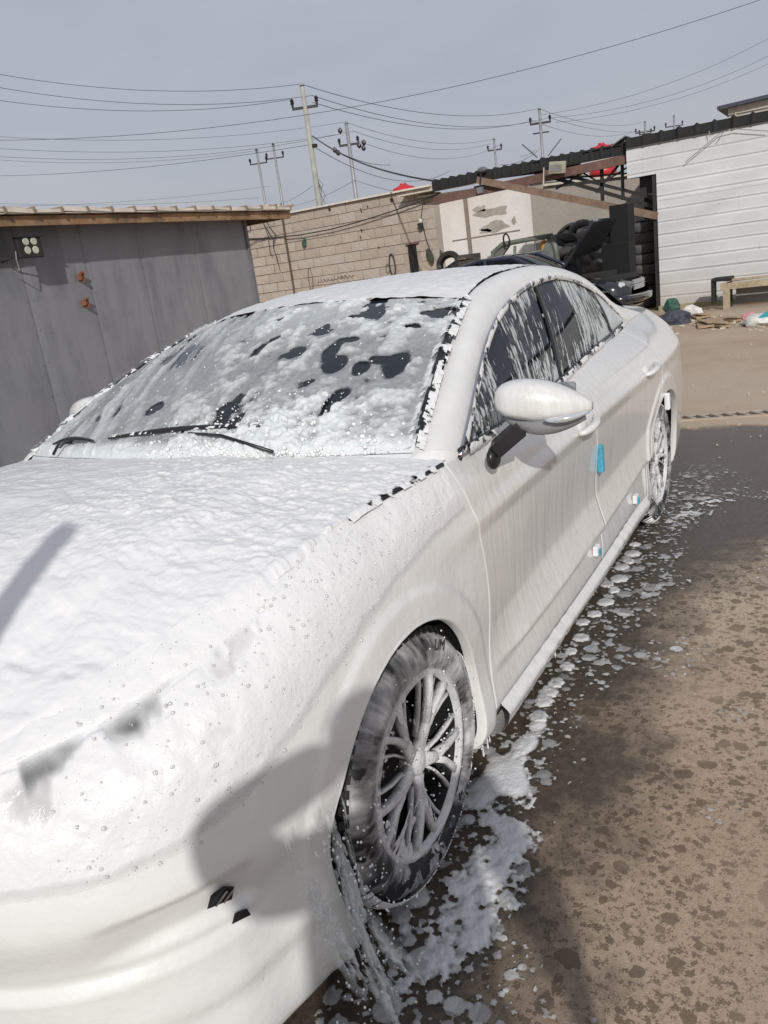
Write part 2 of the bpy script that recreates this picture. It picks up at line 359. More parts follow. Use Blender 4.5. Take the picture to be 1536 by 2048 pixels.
FARB = mk_wallmat('far_concrete', (.42, .40, .37), (.54, .52, .48), (.36, .33, .3), .4)
SKIN = simple('skin', (.34, .19, .13), .5, var=.08, sc=8); SHIRT = simple('dark_shirt', (.03, .04, .06), .8, sc=20); TROUS = simple('grey_trousers', (.06, .06, .065), .85, sc=20); HAIR = simple('black_hair', (.01, .009, .008), .6); SHOE = simple('black_shoe', (.015, .014, .013), .5)
# ================================================================== the foamed white car
car = empty('white_car', (0, 0, 0), 'large white saloon car covered in running soap foam, filling the yard in front', 'car')
def nspline(k, Y, x):
    k = np.asarray(k, float); Y = np.asarray(Y, float); n = len(k); h = np.diff(k)
    A = np.zeros((n, n)); B = np.zeros((n,)+Y.shape[1:]); A[0, 0] = A[-1, -1] = 1
    for i in range(1, n-1):
        A[i, i-1] = h[i-1]; A[i, i] = 2*(h[i-1]+h[i]); A[i, i+1] = h[i]
        B[i] = 6*((Y[i+1]-Y[i])/h[i]-(Y[i]-Y[i-1])/h[i-1])
    Mm = np.linalg.solve(A, B.reshape(n, -1)).reshape(B.shape)
    x = np.asarray(x, float); i = np.clip(np.searchsorted(k, x)-1, 0, n-2)
    sh = (-1,)+(1,)*(Y.ndim-1); a = (k[i+1]-x).reshape(sh); b = (x-k[i]).reshape(sh); hh = h[i].reshape(sh)
    return Mm[i]*a**3/(6*hh)+Mm[i+1]*b**3/(6*hh)+(Y[i]/hh-Mm[i]*hh/6)*a+(Y[i+1]/hh-Mm[i+1]*hh/6)*b
#      under            bottom             bulge             mid               shoulder          upper             crest
ST = [[(.84,0,.20),     (.90,0,.22),       (.95,0,.34),      (.965,0,.50),     (.962,0,.62),     (.945,0,.70),     (.92,0,.755)],
      [(.84,.38,.14),   (.90,.39,.165),    (.925,.39,.34),   (.94,.39,.50),    (.93,.39,.62),    (.905,.37,.71),   (.86,.34,.775)],
      [(.74,.64,.12),   (.80,.675,.145),    (.82,.665,.34),   (.835,.67,.50),   (.815,.655,.62),  (.775,.615,.725), (.715,.52,.815)],
      [(.60,.79,.115),  (.655,.825,.140),    (.66,.815,.34),   (.67,.82,.50),    (.65,.805,.63),   (.61,.765,.76),   (.53,.645,.875)],
      [(.43,.85,.125),  (.455,.898,.150),     (.44,.885,.34),   (.44,.89,.50),    (.42,.885,.67),   (.39,.85,.82),    (.33,.755,.935)],
      [(0,.85,.17),     (0,.895,.185),      (0,.905,.35),     (0,.912,.55),     (0,.912,.74),     (0,.885,.88),     (0,.822,.975)],
      [(-.43,.84,.165),  (-.43,.892,.185),   (-.455,.895,.33), (-.475,.90,.52),  (-.455,.905,.76), (-.42,.893,.89),  (-.39,.858,.985)],
      [(-1.,.84,.17),   (-1.,.892,.195),    (-1.02,.905,.33), (-1.03,.886,.52), (-1.02,.905,.77), (-.98,.893,.89),  (-.92,.842,.978)],
      [(-1.57,.84,.17), (-1.57,.892,.20),  (-1.62,.905,.34), (-1.64,.888,.54), (-1.62,.910,.80), (-1.57,.888,.91), (-1.50,.822,.997)],
      [(-2.05,.84,.17), (-2.05,.892,.21),  (-2.10,.905,.36), (-2.14,.898,.56), (-2.16,.920,.83), (-2.11,.885,.94), (-2.02,.808,1.030)],
      [(-2.38,.84,.18), (-2.38,.892,.21),  (-2.42,.908,.36), (-2.50,.915,.55), (-2.76,.935,.82), (-2.72,.885,.95), (-2.63,.775,1.045)],
      [(-2.84,.83,.18), (-2.84,.890,.21),  (-2.84,.915,.36), (-2.90,.93,.56),  (-3.02,.932,.82), (-3.00,.875,.95), (-2.95,.740,1.052)],
      [(-3.35,.80,.19), (-3.35,.855,.22),  (-3.37,.895,.36), (-3.38,.912,.56), (-3.40,.905,.82), (-3.40,.850,.95), (-3.38,.715,1.055)],
      [(-3.62,.72,.20), (-3.68,.78,.24),   (-3.72,.815,.38), (-3.74,.822,.56), (-3.75,.800,.82), (-3.74,.755,.95), (-3.72,.650,1.055)],
      [(-3.80,.45,.20), (-3.86,.45,.24),   (-3.92,.46,.38),  (-3.95,.47,.56),  (-3.93,.45,.82),  (-3.91,.43,.96),  (-3.87,.400,1.075)],
      [(-3.84,0,.20),   (-3.90,0,.24),     (-3.95,0,.38),    (-3.98,0,.56),    (-3.96,0,.82),    (-3.94,0,.96),    (-3.90,0,1.08)]]
ST = np.array(ST)
SK = np.concatenate([[0], np.cumsum(np.linalg.norm(np.diff(ST[:, 3:5].mean(1), axis=0), axis=-1))])
TK = np.array([0, .06, .20, .40, .64, .78, .92])
WR = .377; WC = [(.012, .328), (-2.84, .328)]
def side(sv, tv, flare=True):
    L = nspline(SK, ST, sv)                                   # ns,7,3
    P = np.swapaxes(nspline(TK, np.swapaxes(L, 0, 1), tv), 0, 1)
    x, y, z = P[..., 0], P[..., 1].copy(), P[..., 2]
    # lower crease sweeping up along the doors
    zc = .35+.030*np.clip((-.5-x)/1.0, 0, 1)+.075*np.clip((-1.5-x)/1.0, 0, 1.2)**1.5
    w = smooth(-.42, -.75, x)*smooth(-2.75, -2.45, x)
    y += w*.026*(np.clip(1-(z-zc)/.13, 0, 1)*(z > zc)+np.clip(1-(zc-z)/.022, 0, 1)*(z <= zc))
    # shoulder crease
    zs = .80+.02*np.clip(-x, 0, 3); y += .012*np.clip(1-np.abs(z-zs)/.045, 0, 1)*smooth(-.1, -.7, x)
    if flare:
        for wx, wz in WC:
            r = np.hypot(x-wx, z-wz); y += .008*(1-smooth(WR+.066, WR+.084, r))*smooth(.9, .6, np.abs(x-wx))*(z < .78)
    fr = smooth(.30, .52, x)*smooth(.31, .27, z)*.014
    S_, T_ = np.meshgrid(np.asarray(sv, float), np.asarray(tv, float), indexing='ij')
    dn = .022*smooth(SK[3]-.20, SK[3]-.06, S_)*smooth(SK[3]+.13, SK[3]+.08, S_)*smooth(.275, .315, T_)*smooth(.47, .40, T_)
    dn = dn-.014*smooth(.262, .250, T_)*smooth(SK[3]+.16, SK[3]+.05, S_)+.010*np.exp(-((T_-.262)/.006)**2)*smooth(SK[3]+.12, SK[3]+.02, S_)
    x = x-dn*.8; y = y-dn*.6*smooth(.1, .5, np.abs(y))
    P[..., 0] = x-fr*smooth(.9, .3, np.abs(y)); y = y-fr*smooth(.1, .8, np.abs(y))
    P[..., 1] = y
    return P
def cut_arches(P):
    ins = np.zeros(P.shape[:2], bool)
    for wx, wz in WC:
        r = np.hypot(P[..., 0]-wx, P[..., 2]-wz); i = r < WR
        if (P[..., 1] > .6).any():
            ins |= i; k = WR/np.maximum(r, 1e-6)
            P[..., 0] = np.where(i, wx+(P[..., 0]-wx)*k, P[..., 0]); P[..., 2] = np.where(i, wz+(P[..., 2]-wz)*k, P[..., 2])
    fm = ~(ins[:-1, :-1] & ins[1:, :-1] & ins[1:, 1:] & ins[:-1, 1:])
    return P, fm
MIR = np.array([1, -1, 1])
def panel(name, s0, s1, t0, t1, mat, both=True, gap=.002, fold=True, res=.011, lump=0., off=0., label=None, lo=.035):
    out = []
    for sgn in ((1, -1) if both else (1,)):
        rs = res if sgn == 1 else lo
        ns = max(4, int((s1-s0)/rs)); nt = max(4, int((t1-t0)/rs))
        sv = np.linspace(s0+gap, s1-gap, ns); tv = np.linspace(t0, t1, nt)
        P = side(sv, tv); N = normals(P)
        if off: P = P+N*off
        if lump and sgn == 1:
            h = lump*(fbm(P[..., 0]*9, P[..., 1]*9, P[..., 2]*9, 4, 3)-.4)+lump*.5*(fbm(P[..., 0]*40, P[..., 1]*40, P[..., 2]*18, 3, 9)-.5)
            P = P+N*h[..., None]
        # folded edges at the shut lines
        if fold: P = np.concatenate([P[:1]-N[:1]*.012, P, P[-1:]-N[-1:]*.012], 0)
        P, fm = cut_arches(P)
        if sgn == -1: P = P*MIR
        o = grid(name, P, mat, car, flip=(sgn == -1), fmask=fm); out.append(o)
        if label and sgn == 1: o['label'] = label
    return out
s_f, s_c, s_b, s_r = SK[4]+.02, SK[6], SK[8], SK[10]
TT = TK[-1]
panel('front_bumper', 0, SK[3]+.10, 0, TK[4]+.02, PAINT2, res=.011, gap=0, fold=False)
panel('front_fender', SK[3]+.10, s_c, 0, TT, PAINT2, res=.010, gap=0, fold=False)
P = side(np.array([s_c-.002, s_c-.0015]), np.linspace(0, TT, 60)); N = normals(P)
grid('fender_return', np.stack([P[0], P[0]-N[0]*.012], 0), PAINT2, car)
panel('nose_panel', 0, SK[3]+.10, TK[4]+.02, TT, PAINT2, res=.011, gap=0, fold=False)
panel('front_door', s_c, s_b, TK[2]-.075, TT, PAINT, res=.010)
panel('rear_door', s_b, s_r, TK[2]-.075, TT, PAINT, res=.010)
panel('rear_quarter_panel', s_r, SK[13]-.1, 0, TT, PAINT, res=.012)
panel('rear_bumper', SK[13]-.1, SK[-1], 0, TT, PAINT, res=.03)
# body shell behind the shut lines, so that gaps read white-grey not see-through
P = side(np.linspace(SK[3], SK[12], 200), np.linspace(0, TT, 30)); P = P-normals(P)*.014; P, fm = cut_arches(P)
grid('inner_body_shell', P, PAINT, car, fmask=fm)
# rocker panel with ribs and jacking slots
sv = np.linspace(s_c+.03, s_r-.02, 330); tv = np.linspace(0.0, TK[2]-.070, 22)
P = side(sv, tv); N = normals(P); rib = .0011*np.sin(sv*2*math.pi/.095)*smooth(.5, .9, np.sin(sv*3.1)**2); P = P+N*(.004+.016*smooth(1.0, .80, np.linspace(0, 1, 22))[None, :, None]*1.7+rib[:, None, None])
grid('rocker_panel', P, PAINT, car)
P = side(sv[::8], tv[::3]); grid('rocker_panel', P*MIR, PAINT, car, flip=True)
for sx_, ln in ((s_b+.02, .05), (s_b+.36, .03), (s_r-.20, .045)):
    c = side(np.array([sx_, sx_+.01]), np.array([.055, .06]))[0, 0]
    MB().box(c+np.array([0, .003, .012]), (ln, .012, .014), bev=.004).build('jacking_slot', BLACK, car)
# ---- arch lips, liners
def surf_y(wx, ang, zmin=.18):
    """outer y of the side surface on the arch circle"""
    x = wx+WR*math.cos(ang); z = .328+WR*math.sin(ang)
    return x, z
GS = np.linspace(SK[3], SK[13], 500); GT = np.linspace(0, TT, 90); GP = side(GS, GT)
def y_at(x, z):
    d = (GP[..., 0]-x)**2+(GP[..., 2]-z)**2; i = np.unravel_index(np.argmin(d), d.shape); return GP[i][1]
for wx, wz in WC:
    A = np.linspace(-.42, math.pi+.42, 90); ring = []
    for a in A:
        x, z = wx+WR*math.cos(a), wz+WR*math.sin(a); y = y_at(x, z)+.0005
        ring.append([(wx+(WR+.004)*math.cos(a), y-.004, wz+(WR+.004)*math.sin(a)), (x, y+.0015, z), (wx+(WR-.005)*math.cos(a), y-.005, wz+(WR-.005)*math.sin(a)), (wx+(WR-.004)*math.cos(a), y-.03, wz+(WR-.004)*math.sin(a))])
    ring = np.array(ring)
    grid('arch_lip', ring, PAINT2 if wx > -1 else PAINT, car); grid('arch_lip', ring*MIR, PAINT, car, flip=True)
    A = np.linspace(-.5, math.pi+.5, 60); lin = np.array([[(wx+(WR+.016)*math.cos(a), y, wz+(WR+.016)*math.sin(a)) for y in (.90, .84, .75, .65, .55, .40)] for a in A])
    lin[:, :1, 1] = np.array([y_at(wx+WR*math.cos(a), wz+WR*math.sin(a))-.03 for a in A])[:, None]
    for mm in (1, -1): grid('wheel_arch_liner', lin*np.array([1, mm, 1]), WELL, car, flip=(mm == -1))
# floor pan
MB().box((-1.42, 0, .24), (4.6, 1.0, .10)).box((-1.42, 0, .22), (1.95, 1.62, .08)).box((.62, 0, .25), (.35, 1.2, .1)).box((-3.55, 0, .26), (.35, 1.3, .1)).build('underbody', GRIME, car)
# foam spatter inside the front arch
mb = MB()
for k in range(230):
    a = RNG.uniform(-.15, 2.0); r = WR+.010; y = RNG.uniform(.66, .885)
    mb.ball((r*math.cos(math.pi-a), y, .335+r*math.sin(math.pi-a)), RNG.uniform(.0012, .0042), 1, (1, 1.2, RNG.uniform(.8, 1.8)))
for k in range(200):
    a = RNG.uniform(-.3, 1.2); r = WR+.010; y = RNG.uniform(.80, .885)
    mb.ball((-r*math.cos(a), y, .335+r*math.sin(a)), RNG.uniform(.0014, .0055), 1, (1, .8, RNG.uniform(1, 2.6)))
tag(mb.build('arch_foam_spatter', CRUST, car, True), kind='stuff')
# ---- bonnet (Coons patch between the crests, front edge and cowl)
def crest(s): return nspline(SK, ST[:, 6], s)
def hood(ni, nj, s_front=SK[1], s_back=SK[6]-.01):
    a = np.linspace(0, 1, ni); v = np.linspace(-1, 1, nj)
    Lc = crest(s_front+(s_back-s_front)*a); Rc = Lc*MIR
    vv = np.abs(v); Fr = crest(s_front*vv); Fr[:, 1] *= np.sign(v)+(v == 0)
    endp = Lc[-1]
    Bk = np.stack([endp[0]+(.13)*(1-vv**2), endp[1]*v, endp[2]+.052*(1-vv**2.2)], -1)
    u = (v+1)/2
    P = (Rc[:, None]*(1-u)[None, :, None]+Lc[:, None]*u[None, :, None])+(Fr[None]*(1-a)[:, None, None]+Bk[None]*a[:, None, None])
    c00, c01, c10, c11 = Rc[0], Lc[0], Rc[-1], Lc[-1]
    P -= ((1-a)[:, None, None]*((1-u)[None, :, None]*c00+u[None, :, None]*c01)+a[:, None, None]*((1-u)[None, :, None]*c10+u[None, :, None]*c11))
    cr_ = np.sin(math.pi*np.clip(a, 0, 1))**.8*.040
    P[..., 2] += cr_[:, None]*(1-vv[None]**2.4)
    # raised centre section with soft shoulder lines
    vs = .70-.10*(1-a); P[..., 2] += .010*(smooth(vs[:, None]+.07, vs[:, None]-.05, vv[None]))*smooth(0, .12, a)[:, None]*smooth(1.0, .9, a)[:, None]
    return P
P = hood(430, 460); N = normals(P); N = N*np.sign(N[..., 2:3])
x, y = P[..., 0], P[..., 1]
amp = .55+.9*smooth(-.2, .7, x)
wv = fbm(x*17+2*fbm(x*5, y*5, 0, 2, 3), y*7+1.5*fbm(x*6, y*6, 0, 2, 8), 0, 4, 11)-.5
wv2 = fbm(x*48, y*26, 0, 3, 21)-.5; ridg = 1-np.abs(2*fbm(x*20, y*10, 0, 3, 31)-1)
soft = fbm(x*5, y*4, 0, 2, 5)-.5
h = .012+.014*wv*amp+.0028*wv2*smooth(.6, -.1, x)+.0012*wv2+.0030*(ridg-.8)+.010*soft
spl = smooth(-.42, -.25, x)*smooth(.55, .15, x)*smooth(-.05, .25, y); h = h+spl*(.008*np.clip(fbm(x*42, y*42, 0, 3, 51)-.5, 0, 1)*2+.004*(fbm(x*95, y*95, 0, 2, 53)-.5))
P2 = P+N*h[..., None]
e0 = P2[:, :1].copy(); e1 = P2[:, -1:].copy(); kf = smooth(.72, .50, np.linspace(0, 1, P2.shape[0]))[:, None, None]; P2 = np.concatenate([e0+kf*np.array([.004, -.022, 0])+np.array([0, 0, -.020]), e0+kf*np.array([.002, -.010, 0])+np.array([0, 0, -.004]), P2, e1+kf*np.array([.002, .010, 0])+np.array([0, 0, -.004]), e1+kf*np.array([.004, .022, 0])+np.array([0, 0, -.020])], 1)
f0 = P2[:1].copy(); P2 = np.concatenate([f0+np.array([.02, 0, -.02]), f0+np.array([.010, 0, -.005]), P2], 0)
grid('bonnet', P2, FOAM, car, flip=False)
# seam strip beside the bonnet (dark trim peeking through the foam)
sv = np.linspace(SK[5]-.14, SK[6]-.02, 700); Cc = crest(sv); T_ = np.gradient(Cc, axis=0); T_ /= np.linalg.norm(T_, axis=1)[:, None]
outw = np.cross(T_, np.array([0, 0, 1.])); outw[:, 1] = np.abs(outw[:, 1]); outw[:, 0] *= np.where(outw[:, 1] > 0, 1, 1); outw /= np.linalg.norm(outw, axis=1)[:, None]
sk_ = smooth(SK[5]-.14, SK[5]+.02, sv)[:, None]*np.array([0, 0, .016])-np.array([0, 0, .016]); strip = np.stack([Cc+sk_+np.array([0, -.008, .0060]), Cc+sk_+np.array([0, -.003, .0125]), Cc+sk_+np.array([0, .005, .0115]), Cc+sk_+np.array([0, .010, .0040])], 1)
grid('bonnet_seam_trim', strip, BLACK, car, flip=True); grid('bonnet_seam_trim', strip[::6]*MIR, BLACK, car)
nj = 12; q = np.linspace(-.016, .020, nj)
FP = Cc[:, None]+np.stack([0*q, q, .0180-13*np.abs(q-.001)**1.75+0*q], -1)[None]
hh = fbm(sv*30, 0*sv, 0, 3, 4)[:, None]*.5+.5*fbm((sv*45)[:, None]+0*q, (q*60)[None]+0*sv[:, None], 0, 3, 6)
op = smooth(SK[6]-.62, SK[6]-.1, sv)[:, None]; thr = .20+.34*op+1.2*smooth(SK[5]-.02, SK[5]-.10, sv)[:, None]; FP[..., 2] -= .014*smooth(SK[5]+.02, SK[5]-.14, sv)[:, None]
cv = np.clip((hh-thr)*16, 0, 1); FP[..., 2] += .006*(hh-.5)
tag(grid('seam_foam', FP, FEDGE, car, mask=cv > .02, attr={'cov': cv*1.2}), kind='stuff')
# ---- windscreen
def wscreen(ni, nj):
    v = np.linspace(0, 1, ni); u = np.linspace(-1, 1, nj); U, V = np.meshgrid(u, v); w = .775+(.592-.775)*(V**.97)
    xb = -.385+.165*(1-U**2); xt = -1.215+.125*(1-U**2)
    X = xb+(xt-xb)*V; Z = (1.018+.030*(1-U**2))+(1.348+.048*(1-U**2)-(1.018+.030*(1-U**2)))*V+.030*np.sin(math.pi*V)
    return np.stack([X, w*U, Z], -1)
WS = wscreen(60, 60); grid('windscreen', WS, GLASS, car, flip=False)
P = wscreen(300, 420); N = normals(P); N *= np.sign(N[..., 2:3]+1e-9)
V, U = np.meshgrid(np.linspace(0, 1, 300), np.linspace(-1, 1, 420), indexing='ij')
left = smooth(.10, -.50, U)                          # far half: long slanting streaks
cxx, cyy = U*.68, V*.85
lum = fbm(cxx*15, cyy*13, 0, 4, 41); lum2 = fbm(cxx*34, cyy*30, 0, 3, 44)
sl = fbm((cxx+.42*cyy)*26, (cyy-.3*cxx)*4.6, 0, 4, 42)
base = lum*(1-left)+sl*left
hole_n = fbm(cxx*7.5+.4*cyy, cyy*5.5, 0, 3, 47)*.55+.45*base
upper = smooth(.30, .62, V)
th = .305+.085*upper*(left*1.0+.18*(1-left))+.03*smooth(.9, 1, V)
mask = hole_n > th
softf = smooth(0, .028, hole_n-th)
for (hu, hv, ru, rv, sd_) in [(.08,.59,.035,.055,1), (.10,.66,.03,.04,2), (.55,.46,.055,.05,3), (.50,.55,.035,.07,4), (.53,.63,.05,.022,5), (.82,.45,.05,.07,6), (.76,.48,.05,.03,7), (.68,.43,.035,.04,12), (.665,.28,.035,.035,8), (.64,.22,.02,.05,9), (.50,.83,.05,.028,10), (-.26,.25,.035,.03,13), (.93,.86,.05,.04,14), (.82,.72,.035,.02,15), (.35,.70,.045,.02,17), (-.02,.85,.03,.015,18)]:
    d = np.hypot((U-hu)/ru, (V-hv)/rv)+.9*(fbm(U*14, V*12, 0, 2, 60+sd_)-.5)
    mask &= ~(d < 1.0); softf = softf*(.25+.75*smooth(1.0, 1.35, d))
mask |= V < .05; softf = np.maximum(softf, smooth(.09, .05, V))
thick = np.clip((hole_n-th)*9, 0, 1)
lumpy = np.clip((lum*.6+lum2*.4-.492)*6.5, 0, 1)
splash = np.exp(-(((U-.50)/.42)**2+((V-.10)/.17)**2)); sfine = fbm(cxx*60, cyy*60, 0, 3, 77)
h = .0015+.004*thick+.010*lumpy*(1-.5*left)+.010*left*np.clip((sl-.5)*4, 0, 1)+splash*(.014*np.clip((sfine-.42)*5, 0, 1)+.006)
cov = .33+.10*thick+.37*np.clip(lumpy*(1-left)+left*np.clip((sl-.46)*4.5, 0, 1)*.75, 0, 1)+.30*smooth(.50, .95, V)*(1-left)+.45*splash*(.3+np.clip((sfine-.40)*5, 0, 1))
cov = np.clip(cov, 0, 1)*softf
h = h*(.15+.85*softf)*smooth(0, .03, V); P[0] += np.array([.02, 0, -.02]); cov = np.maximum(cov, smooth(.11, .04, V)); cov = np.maximum(cov, .9*smooth(-.93, -.99, U))
tag(grid('windscreen_foam', P+N*h[..., None], FILM, car, mask=mask, attr={'cov': cov}), kind='stuff')
# loose foam blobs thrown over the lower windscreen and the back of the bonnet
mb = MB(); WSf = wscreen(80, 80)
for k in range(2200):
    u = RNG.normal(.47, .22); v = abs(RNG.normal(0.02, .12))
    if not (-.5 < u < .97 and v < .7): continue
    i, j = int(v*79), int((u+1)/2*79); c = WSf[i, j]; r = (.0008+.0052*RNG.uniform()**2.5)*(1.25 if v < .15 else .8)
    mb.ball(c+np.array([.45, 0, .9])*(r*.6+abs(RNG.normal(0, .006))), r, 1, (1, RNG.uniform(.7, 1.5), 1))
for k in range(240):
    u = RNG.uniform(-.9, .95); v = RNG.uniform(.02, .95); c = WSf[int(v*79), int((u+1)/2*79)]; r = RNG.uniform(.0010, .0035)
    mb.ball(c+np.array([.45, 0, .9])*(r*.8+.003), r, 1)
tag(mb.build('foam_spatter', CRUST, car, True), kind='stuff')
# black screen edge mouldings + foam crust on them
def polyl(pts, n):
    pts = np.array(pts, float); d = np.concatenate([[0], np.cumsum(np.linalg.norm(np.diff(pts, axis=0), axis=1))]); return nspline(d, pts, np.linspace(0, d[-1], n))
for sg in (1, -1):
    e = wscreen(60, 3)[:, 2 if sg == 1 else 0]; e2 = e*np.array([1, 1, 1])+np.array([0, sg*.008, .004]); 
    g_ = np.stack([e+np.array([0, -sg*.011, .006]), e+np.array([0, -sg*.004, .012]), e2+np.array([0, 0, .006]), e2+np.array([0, sg*.004, -.01])], 1)
    g_ = g_[4:]
    grid('windscreen_moulding', g_, BLACK, car, flip=(sg == 1))
    e = wscreen(420, 3)[:, 2 if sg == 1 else 0]; q = np.linspace(-.030, .032, 14) if sg == 1 else np.linspace(-.02, .03, 14)
    tt = np.linspace(0, 1, 420); n2 = fbm((tt*60)[:, None]+0*q, (q*70)[None]+0*tt[:, None], 0, 3, 91 if sg == 1 else 95)
    n4 = fbm((tt*22)[:, None]+0*q, (q*25)[None]+0*tt[:, None], 0, 3, 97)
    th = (.37 if sg == 1 else .44)+.12*np.exp(-((q-.0)/.010)**2)[None]
    if sg == 1: th = th+.22*np.exp(-((q-.001)/.0040)**2)[None]
    cv = np.clip((n2*.55+n4*.45-th)*14, 0, 1)
    tag(grid('moulding_foam', e[:, None]+np.stack([0*q, sg*q, .015+0*q-6*np.abs(q)**1.8], -1)[None]+(n2*.008)[..., None]*np.array([.4, 0, 1]), FEDGE, car, mask=cv > .02, attr={'cov': cv*1.2}, flip=(sg == -1)), kind='stuff')
vv = np.linspace(-1, 1, 160); ed = hood(6, 160)[-1]; rows = []
for k, (dx, dz, sy) in enumerate(((.012, .010, 1.0), (-.010, .013, 1.0), (-.035, .006, .99), (-.070, .004, .965), (-.11, -.004, .94))):
    rr_ = ed.copy(); rr_[:, 0] += dx; rr_[:, 2] += dz+.004*(fbm(vv*30, k*.5, 0, 3, 88)-.5); rr_[:, 1] *= sy; rows.append(rr_)
grid('cowl_foam', np.array(rows), FOAM, car, flip=False)
# ---- roof
RS = polyl([(-1.215,.592,1.350), (-1.42,.572,1.392), (-1.75,.558,1.416), (-2.2,.565,1.398), (-2.55,.60,1.325)], 90)
def roof(ni, nj):
    a = np.linspace(0, 1, ni); v = np.linspace(-1, 1, nj)
    E_ = nspline(np.linspace(0, 1, 90), RS, a)
    front = np.array([-1.09, 0, 1.398]); 
    C_ = nspline([0, .25, .5, .75, 1], np.array([(-1.09,0,1.398), (-1.45,0,1.436), (-1.85,0,1.448), (-2.2,0,1.436), (-2.48,0,1.405)]), a)
    vv = v[None]; P = np.zeros((ni, nj, 3)); P[..., 0] = C_[:, 0:1]+(E_[:, 0:1]-C_[:, 0:1])*vv**2
    P[..., 1] = E_[:, 1:2]*vv; P[..., 2] = C_[:, 2:3]+(E_[:, 2:3]-C_[:, 2:3])*np.abs(vv)**2.4
    return P
P = roof(260, 240); N = normals(P); N *= np.sign(N[..., 2:3]); h = .004+.010*(fbm(P[..., 0]*10, P[..., 1]*20, 0, 4, 13)-.35)+.004*(fbm(P[..., 0]*55, P[..., 1]*30, 0, 3, 15)-.5)
grid('roof', P+N*h[..., None], FOAM, car)
# rear screen and boot lid
a = np.linspace(0, 1, 30)[:, None]; v = np.linspace(-1, 1, 30)[None]
P = np.stack([(-2.48-.07*v**2)*(1-a)+(-3.30-.08*v**2)*a+0*v, (.60*(1-a)+.63*a)*v, (1.405-.08*v**2)*(1-a)+(1.11-.03*v**2)*a+.03*np.sin(math.pi*a)], -1)
grid('rear_window', P, GLASS, car)
s2 = np.linspace(SK[12]-.02, SK[-1], 40); c2 = crest(s2); v = np.linspace(-1, 1, 30)
P = np.stack([np.repeat(c2[:, 0:1], 30, 1), c2[:, 1:2]*v[None], c2[:, 2:3]+.03*(1-v[None]**2)*(np.linspace(1, 0, 40)[:, None])], -1); grid('boot_lid', P, PAINT, car)
# ---- roof rail / pillar band : inner line, crown, outer line (top of the side glass)
IN = polyl([(-.365,.775,1.012), (-.62,.733,1.120), (-.90,.670,1.233), (-1.215,.596,1.348), (-1.42,.576,1.391), (-1.75,.562,1.415), (-2.2,.570,1.396), (-2.6,.612,1.302), (-2.95,.655,1.165), (-3.34,.700,1.066)], 260)
OUT = polyl([(-.47,.862,.992), (-.72,.800,1.085), (-.98,.738,1.192), (-1.20,.697,1.267), (-1.55,.665,1.340), (-1.95,.664,1.366), (-2.33,.676,1.306), (-2.62,.702,1.200), (-2.82,.740,1.088), (-3.0,.738,1.066), (-3.34,.712,1.062)], 260)
mid = (IN+OUT)/2; dirn = np.cross(np.gradient(IN, axis=0), OUT-IN); dirn /= np.linalg.norm(dirn, axis=1)[:, None]; dirn *= np.where(dirn[:, 2:3] < 0, -1, 1)
nb = 26; w = np.linspace(0, 1, nb)
P = IN[:, None]*(1-w)[None, :, None]+OUT[:, None]*w[None, :, None]+dirn[:, None]*(np.sin(math.pi*w)**.8)[None, :, None]*(.022*smooth(1, .72, np.linspace(0, 1, 260)))[:, None, None]
h = .003*(fbm(P[..., 0]*14, P[..., 1]*14, P[..., 2]*14, 3, 17)-.4)
RAIL = P
o = grid('side_body_frame', P+dirn[:, None]*h[..., None], PAINT2, car, flip=True); grid('side_body_frame', P[::4]*MIR, PAINT2, car)
for mm_ in (1, -1):
    r0 = P[0]; grid('pillar_foot', np.stack([r0, r0+np.array([.02, 0, -.012]), r0+np.array([.05, .002, -.045])])*np.array([1, mm_, 1]), PAINT2, car)
# sail panel between the rail end and the boot shoulder is closed by the quarter top
cl_ = crest(np.linspace(SK[9], SK[12], 120)); Q = []
for x_ in np.linspace(-2.78, -3.34, 60):
    o_ = np.array([np.interp(-x_, -OUT[:, 0], OUT[:, k]) for k in range(3)]); c_ = np.array([np.interp(-x_, -cl_[:, 0], cl_[:, k]) for k in range(3)])
    Q.append([o_, (o_+c_)/2+np.array([0, .004, 0]), c_])
grid('quarter_pillar', np.array(Q), PAINT, car, flip=True); grid('quarter_pillar', np.array(Q)*MIR, PAINT, car)
